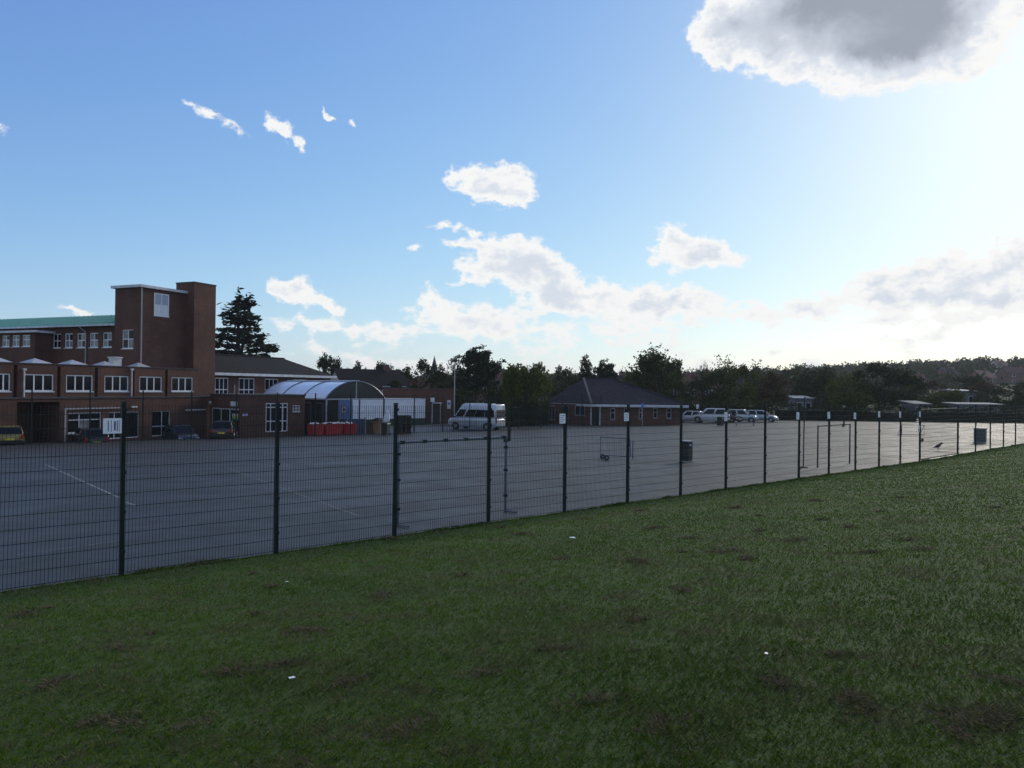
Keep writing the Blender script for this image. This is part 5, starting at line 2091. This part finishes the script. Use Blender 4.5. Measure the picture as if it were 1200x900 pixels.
house('low house with pale triangular gable and long dark roof behind the canopy', 443, 116, 11.0, 6.5, 4.4, 2.7, math.radians(38), RENDERW, TILE, wins=4)
house('brick house with red brown roof below the church spire trees', 470, 124, 8, 6, 3.2, 2.2, -.1, RENDERB, TILE_RED)
house('brick house with dark roof right of the big pine', 588, 150, 9, 7, 5.2, 3.0, .2, RENDERB, TILE_RED)
house('brick house with a brown roof between the oak and the slim tree', 810, 150, 10, 7, 5.2, 2.6, -.2, RENDERB, TILE_RED)
house('pale house glimpsed behind the pavilion roof', 722, 150, 9, 7, 4.6, 2.6, .2, RENDERW, TILE2)
rngh = random.Random(5)
HILL = [(912, 330, 'RENDERB', 'brick house on the hill above the dark bush'), (950, 360, 'RENDERW', 'pale house on the skyline left of the big trees'),
        (985, 380, 'RENDERB', 'brick house on the skyline behind the big spreading tree'),
        (1074, 300, 'RENDERW', 'house with white gable on the wooded slope'), (1098, 420, 'RENDERW', 'pale house near the top of the wooded slope'),
        (1118, 330, 'RENDERB', 'brown brick house halfway up the wooded slope'), (1137, 460, 'RENDERB', 'brick house on the crest of the wooded slope'),
        (1160, 300, 'RENDERB', 'brown house low on the slope past the gate'), (1178, 400, 'RENDERW', 'pale house high on the slope at the fence end'),
        (1195, 330, 'RENDERB', 'brick house on the slope at the fence end'), (1050, 420, 'RENDERB', 'brick house on the skyline right of the spreading tree'),
        (640, 300, 'RENDERB', 'brick house far behind the weeping tree'), (865, 300, 'RENDERB', 'brick house far behind the olive tree')]
for px, Y, wm, lab in HILL:
    house(lab, px, Y, rngh.uniform(8, 11), 7, 5.0, 2.6, rngh.uniform(-.5, .5), RENDERW if wm == 'RENDERW' else RENDERB, rngh.choice([TILE_RED, TILE2, TILE_RED]), wins=2, up=0.0, sink=rngh.uniform(.3, 1.6))


def flat_shed(label, pa, pb, Y, ytop, d, rm, wm, slope=.4):
    a, b = on_ground(pa, Y), on_ground(pb, Y)
    L = (b - a).length
    t = thing('shed', label, 'shed', a, math.atan2(b.y - a.y, b.x - a.x), 'sheds beyond the hedge')
    H = at_depth((pa + pb) / 2, ytop, Y).z - a.z
    MB().box(0, L, 0, d, -.6, H - .2).build('wall', wm, t)
    mb = MB()
    mb.loft([[(x, -.3, H - .2), (x, d + .3, H - .2 + slope), (x, d + .3, H + slope), (x, -.3, H)] for x in (-.3, L + .3)])
    mb.build('roof', rm, t, fix=True)
    n = max(2, int(L / 2.5))
    for i in range(n):
        x = L * (i + .5) / n
        f = MB().box(x - .45, x + .45, -.05, -.003, H * .45, H * .75).build('window', OFFWHITE, t)
        MB().box(x - .38, x + .38, -.06, -.051, H * .45 + .08, H * .75 - .08).build('pane', GLASS, f)
    return t


PALEROOF = mat('pale_metal_roof', (.12, .15, .19), rough=.8, var=.1)
WHITEROOF = mat('white_metal_roof', (.13, .14, .15), rough=.85, var=.1)
flat_shed('shed with pale blue metal roof above the long hedge', 932, 952, 135, 466.5, 4, PALEROOF, mat('grey_wall', (.14, .14, .15), var=.2))
flat_shed('low shed with white roof edge behind the gate hedge', 1072, 1089, 120, 473, 4, WHITEROOF, MATS['grey_wall'])
flat_shed('low hall with flat pale blue roof among the slope trees', 1118, 1144, 165, 458, 6, PALEROOF, MATS['grey_wall'])
flat_shed('long low shed with grey roof beyond the far hedge', 1122, 1175, 125, 473.5, 4, WHITEROOF, MATS['grey_wall'], .2)

# church spire
g = on_ground(508.5, 300)
t = thing('church', 'distant church with a thin dark spire above the trees', 'church', g, .3)
zs = at_depth(508.5, 416.5, 300).z - g.z
STONE = mat('dark_stone', (.12, .11, .10), rough=.9, var=.2)
MB().box(-2.2, 2.2, -2.2, 2.2, -1, zs - 7).build('tower', STONE, t)
ring = [(1.7 * math.cos(math.pi * i / 4 + .39), 1.7 * math.sin(math.pi * i / 4 + .39), zs - 6.998) for i in range(8)]
mb = MB()
for i in range(8):
    mb.quad(ring[i], ring[(i + 1) % 8], (0, 0, zs))
mb.build('spire', mat('spire_slate', (.05, .05, .055), rough=.8), t)
mb = MB()
mb.box(-4, 4, 2.2, 16, -1, 6)
mb.build('nave', STONE, t)
mb = MB()
mb.loft([[(-4.4, y, 6.002), (4.4, y, 6.002), (0, y, 10.5)] for y in (2.201, 16.3)])
mb.build('nave_roof', TILE2, t, fix=True)

# ------------------------------------------------------------------ far wood on the rise
rng = np.random.default_rng(42)
Cs, Ss = [], []
N = 1900
for i in range(N):
    a = rng.uniform(-.62, .78)
    r = 175 + 480 * rng.uniform(0, 1) ** .75
    x, y = r * math.sin(a), r * math.cos(a)
    if sd_of(x, y)[1] < 70:
        continue
    z = gz(x, y)
    H = rng.uniform(5.5, 9.5) * (1.0 if r > 260 else .8)
    R = rng.uniform(2.6, 4.6)
    n = 85
    d = rng.normal(size=(n, 3))
    d /= np.linalg.norm(d, axis=1, keepdims=True)
    d[:, 2] = np.abs(d[:, 2]) * 1.0
    k = rng.uniform(.75, 1.05, size=(n, 1))
    C = np.array([x, y, z + H * .35]) + d * k * np.array([R, R, H * .65])
    C[n // 2:, 2] -= rng.uniform(0, 1, n - n // 2) * H * .45
    Cs.append(C)
C = np.concatenate(Cs)
V, Fq = leaf_quads(C, 1.55, rng)
wood = np_mesh('far_wood', V, Fq, LEAF['far'])
tag(wood, 'wooded rise of dark mixed trees along the whole horizon', 'wood', kind='stuff')

# ------------------------------------------------------------------ the air
HZ = bpy.data.materials.new('thin_haze')
HZ.use_nodes = True
HZ.node_tree.nodes.clear()
pv_ = nd(HZ.node_tree, 'ShaderNodeVolumePrincipled')
pv_.inputs['Color'].default_value = (.86, .90, .95, 1)
pv_.inputs['Density'].default_value = .00018
pv_.inputs['Anisotropy'].default_value = .2
ho = nd(HZ.node_tree, 'ShaderNodeOutputMaterial')
HZ.node_tree.links.new(pv_.outputs[0], ho.inputs['Volume'])
haze = MB().box(-2400, 2600, -1700, 2600, -16, 44).build('haze', HZ)
tag(haze, 'thin pale air over the whole place', 'haze', kind='stuff')

# ------------------------------------------------------------------ grass blades on the bank
def vnoise(x, y, f, seed):
    """cheap smooth value noise"""
    r = np.random.default_rng(seed)
    T = r.uniform(0, 1, (64, 64))
    u, v = x * f, y * f
    i, j = np.floor(u).astype(int), np.floor(v).astype(int)
    a, b = u - i, v - j
    a, b = a * a * (3 - 2 * a), b * b * (3 - 2 * b)
    g = lambda p, q: T[p % 64, q % 64]
    return (g(i, j) * (1 - a) + g(i + 1, j) * a) * (1 - b) + (g(i, j + 1) * (1 - a) + g(i + 1, j + 1) * a) * b


def fbm(x, y, f, seed, o=4):
    s, w, t = 0, 1, 0
    for k in range(o):
        s = s + w * vnoise(x * .8 + y * .6, -x * .6 + y * .8, f * 2 ** k, seed + k)
        t += w
        w *= .55
    return s / t


def bank_z(x, y):
    vx, vy = x - P0.x, y - P0.y
    s = vx * SD.x + vy * SD.y
    d = vx * ND.x + vy * ND.y
    zb = -0.0102 * np.clip(s, -40, 35)
    z = zb + .103 * np.minimum(-d, 14) + .02 * np.clip(-d - 14, 0, 60)
    z = z + np.where(d < -.3, .022 * (np.sin(s * 1.3 + d * .7) * .5 + np.sin(s * .47 - d * 1.9 + 1) * .5 + np.sin(s * 3.1 + 2 * d) * .25), 0)
    return z, s, d


rng = np.random.default_rng(77)
# density falls and blades widen steadily with distance from where one stands
rg = np.linspace(2.2, 85, 4000)
dn = 5000 * np.minimum(1, 3.6 / rg) ** 1.62
pdf = 1.66 * rg * dn
cdf = np.cumsum(pdf) * (rg[1] - rg[0])
n0 = int(cdf[-1])
r = np.interp(rng.uniform(0, cdf[-1], n0), cdf, rg)
a = rng.uniform(-.80, .86, n0)
x, y = r * np.sin(a), r * np.cos(a)
z, s, d = bank_z(x, y)
k = d < -.02
x, y, z, d, rr = x[k], y[k], z[k], d[k], r[k]
hgt = .034 + .0002 * rr
wid = np.clip(.00095 * rr, .0042, .07)
# longer uncut fringe along the foot of the fence
nf = 26000
fs = rng.uniform(-9, 62, nf)
fd_ = -np.abs(rng.normal(0, .09, nf)) + .04 + .03 * np.sin(fs * 2.1) * np.sin(fs * .7)
fx_, fy_ = P0.x + SD.x * fs + ND.x * fd_, P0.y + SD.y * fs + ND.y * fd_
fz_ = -0.0102 * np.clip(fs, -40, 35) + .103 * np.clip(-fd_, 0, 14)
fr_ = np.hypot(fx_, fy_)
tuft = .045 + .035 * np.clip(np.sin(fs * 1.7) * np.sin(fs * .61 + 1) + .4 * np.sin(fs * 5.3), 0, 1)
x, y, z, d, rr = [np.concatenate(q) for q in ((x, fx_), (y, fy_), (z, fz_), (d, fd_), (rr, fr_))]
hgt = np.concatenate([hgt, tuft])
wid = np.concatenate([wid, np.clip(.0007 * fr_, .005, .03)])
# tufts of dead, matted cuttings
spots = [(1135, 842, .22), (1165, 838, .18), (1080, 645, .20), (1125, 858, .15), (1005, 820, .16), (985, 770, .15), (910, 805, .16), (1020, 830, .10), (480, 852, .28), (145, 850, .22), (115, 845, .2),
         (270, 790, .2), (410, 800, .16), (350, 740, .2), (370, 740, .2), (225, 850, .2), (330, 782, .15), (320, 688, .14), (745, 660, .2), (875, 655, .2), (1020, 650, .15), (935, 632, .2), (890, 622, .16),
         (800, 690, .2), (560, 790, .2), (700, 820, .2), (650, 760, .16), (770, 850, .2), (1180, 800, .2), (60, 800, .2), (30, 720, .25), (140, 760, .2)]
sx, sy, sr = [], [], []
for px, py, r_ in spots:
    q = on_gpx(px, py)
    sx.append(q.x), sy.append(q.y), sr.append(r_)
for i in range(60):
    r = math.sqrt(rng.uniform(9, 20 ** 2))
    a = rng.uniform(-.75, .8)
    sx.append(r * math.sin(a)), sy.append(r * math.cos(a)), sr.append(rng.uniform(.05, .22))
n_main = len(x)
ex = [[], [], [], []]
for cx, cy, r_ in zip(sx, sy, sr):
    dist = math.hypot(cx, cy)
    r_ *= .72
    m = int(1100 * r_ * min(1, 6 / dist) + 30)
    ang = rng.uniform(0, 6.28)
    u, v = rng.normal(0, 1, m) * r_ * .8, rng.normal(0, 1, m) * r_ * .45
    ex[0].append(cx + u * math.cos(ang) - v * math.sin(ang))
    ex[1].append(cy + u * math.sin(ang) + v * math.cos(ang))
    q = np.exp(-(u / r_) ** 2 - (v / (r_ * .5)) ** 2)
    ex[2].append(q * r_ * .22 * rng.uniform(.3, 1, m))
    ex[3].append(np.full(m, dist))
xe, ye, le, re = [np.concatenate(q) for q in ex]
ze, se, de = bank_z(xe, ye)
k = (de < -.1)
xe, ye, le, re, ze = xe[k], ye[k], le[k], re[k], ze[k]
nE = len(xe)
X = np.concatenate([x, xe])
Y = np.concatenate([y, ye])
Z = np.concatenate([z, ze + le])
RR = np.concatenate([rr, re])
dead = np.concatenate([np.zeros(n_main, bool), np.ones(nE, bool)])
Hh = np.concatenate([hgt, np.full(nE, .035) * (1 + re * .08)]) * rng.uniform(.5, 1.5, len(X))
Ww = np.concatenate([wid, np.clip(.0011 * re, .0035, .02)]) * rng.uniform(.7, 1.3, len(X))
p1 = fbm(X, Y, .55, 3)
p2 = fbm(X, Y, 2.6, 9)
p3 = fbm(X, Y, 9.0, 21, 3)
Hh = Hh * (.55 + .9 * p2)
th = rng.uniform(0, 2 * np.pi, len(X))
lean = rng.uniform(.5, 1.7, len(X))
lean[dead] = rng.uniform(1.5, 5.0, dead.sum())
dx, dy = np.cos(th), np.sin(th)
up = 1 / np.sqrt(1 + lean ** 2)
hx, hy, hz = dx * lean * up * Hh, dy * lean * up * Hh, up * Hh
px_, py_ = -dy * Ww * .5, dx * Ww * .5
B = np.stack([X, Y, Z - .004], 1)
O = np.stack([px_, py_, np.zeros_like(px_)], 1)
T1 = B + np.stack([hx * .45, hy * .45, hz * .7], 1)
T2 = B + np.stack([hx, hy, hz], 1)
V = np.stack([B - O, B + O, T1 + O * .7, T2, T1 - O * .7], 1).reshape(-1, 3)
n = len(X)
Fb = np.arange(5 * n, dtype=np.int32).reshape(-1, 5)
g1 = np.array([.072, .146, .016])
g2 = np.array([.106, .186, .020])
g3 = np.array([.142, .205, .030])
dr = np.array([.24, .20, .135])
dr2 = np.array([.165, .14, .085])
t = np.clip((p1 - .3) / .4, 0, 1)[:, None]
c = g1 * (1 - t) + g2 * t
t = (np.clip((p3 - .45) / .3, 0, 1) * .5)[:, None]
c = c * (1 - t) + g3 * t
t = (np.clip((p2 - .47) / .16, 0, 1) * np.clip((p1 - .25) / .3, 0, 1) * .95 * rng.uniform(0, 1, n))[:, None]
c = c * (1 - t) + dr * t
m = rng.uniform(0, 1, n) < .07
c[m] = dr * rng.uniform(.6, 1.3, (m.sum(), 1))
u = rng.uniform(0, 1, (nE, 1))
c[dead] = dr * u + dr2 * (1 - u)
c *= rng.uniform(.74, 1.06, (n, 1))
colr = np.concatenate([c, np.ones((n, 1))], 1)
colr = np.repeat(colr, 5, axis=0)


def blade_mat():
    m = bpy.data.materials.new('grass_blade')
    m.use_nodes = True
    t = m.node_tree
    t.nodes.clear()
    at = nd(t, 'ShaderNodeAttribute', attribute_name='blade')
    d_ = nd(t, 'ShaderNodeBsdfDiffuse')
    tr = nd(t, 'ShaderNodeBsdfTranslucent')
    t.links.new(at.outputs['Color'], d_.inputs[0])
    t.links.new(at.outputs['Color'], tr.inputs[0])
    mx = nd(t, 'ShaderNodeMixShader')
    mx.inputs[0].default_value = .3
    t.links.new(d_.outputs[0], mx.inputs[1])
    t.links.new(tr.outputs[0], mx.inputs[2])
    o = nd(t, 'ShaderNodeOutputMaterial')
    t.links.new(mx.outputs[0], o.inputs[0])
    return m


gb = np_mesh('grass', V, Fb, blade_mat(), col=colr)
tag(gb, 'short mown green grass with brown matted tufts on the bank', 'grass', kind='stuff')

# ------------------------------------------------------------------ litter on the grass
for px, py, sz, lab in ((671, 631.5, .13, 'white crumpled paper scrap lying on grass a little below the fence'), (341, 801.5, .045, 'small white scrap lying in open grass among brown tufts'),
                        (336, 685.5, .04, 'tiny white scrap lying next to a dark tuft near the fence'), (898, 775.5, .035, 'tiny pale scrap lying alone on dark grass')):
    q = on_gpx(px, py)
    zz = float(bank_z(np.array([q.x]), np.array([q.y]))[0][0])
    V, Fc = [], []
    N = 5
    for i in range(N):
        for j in range(N):
            V.append((sz * (i / (N - 1) - .5), sz * .7 * (j / (N - 1) - .5), .035 + random.uniform(0, sz * .22)))
    for i in range(N - 1):
        for j in range(N - 1):
            Fc.append((i * N + j, (i + 1) * N + j, (i + 1) * N + j + 1, i * N + j + 1))
    o = np_mesh('paper_scrap', V, Fc, PAPER)
    o.location = (q.x, q.y, zz)
    o.rotation_euler = (0, .1, random.uniform(0, 3))
    tag(o, lab, 'litter')
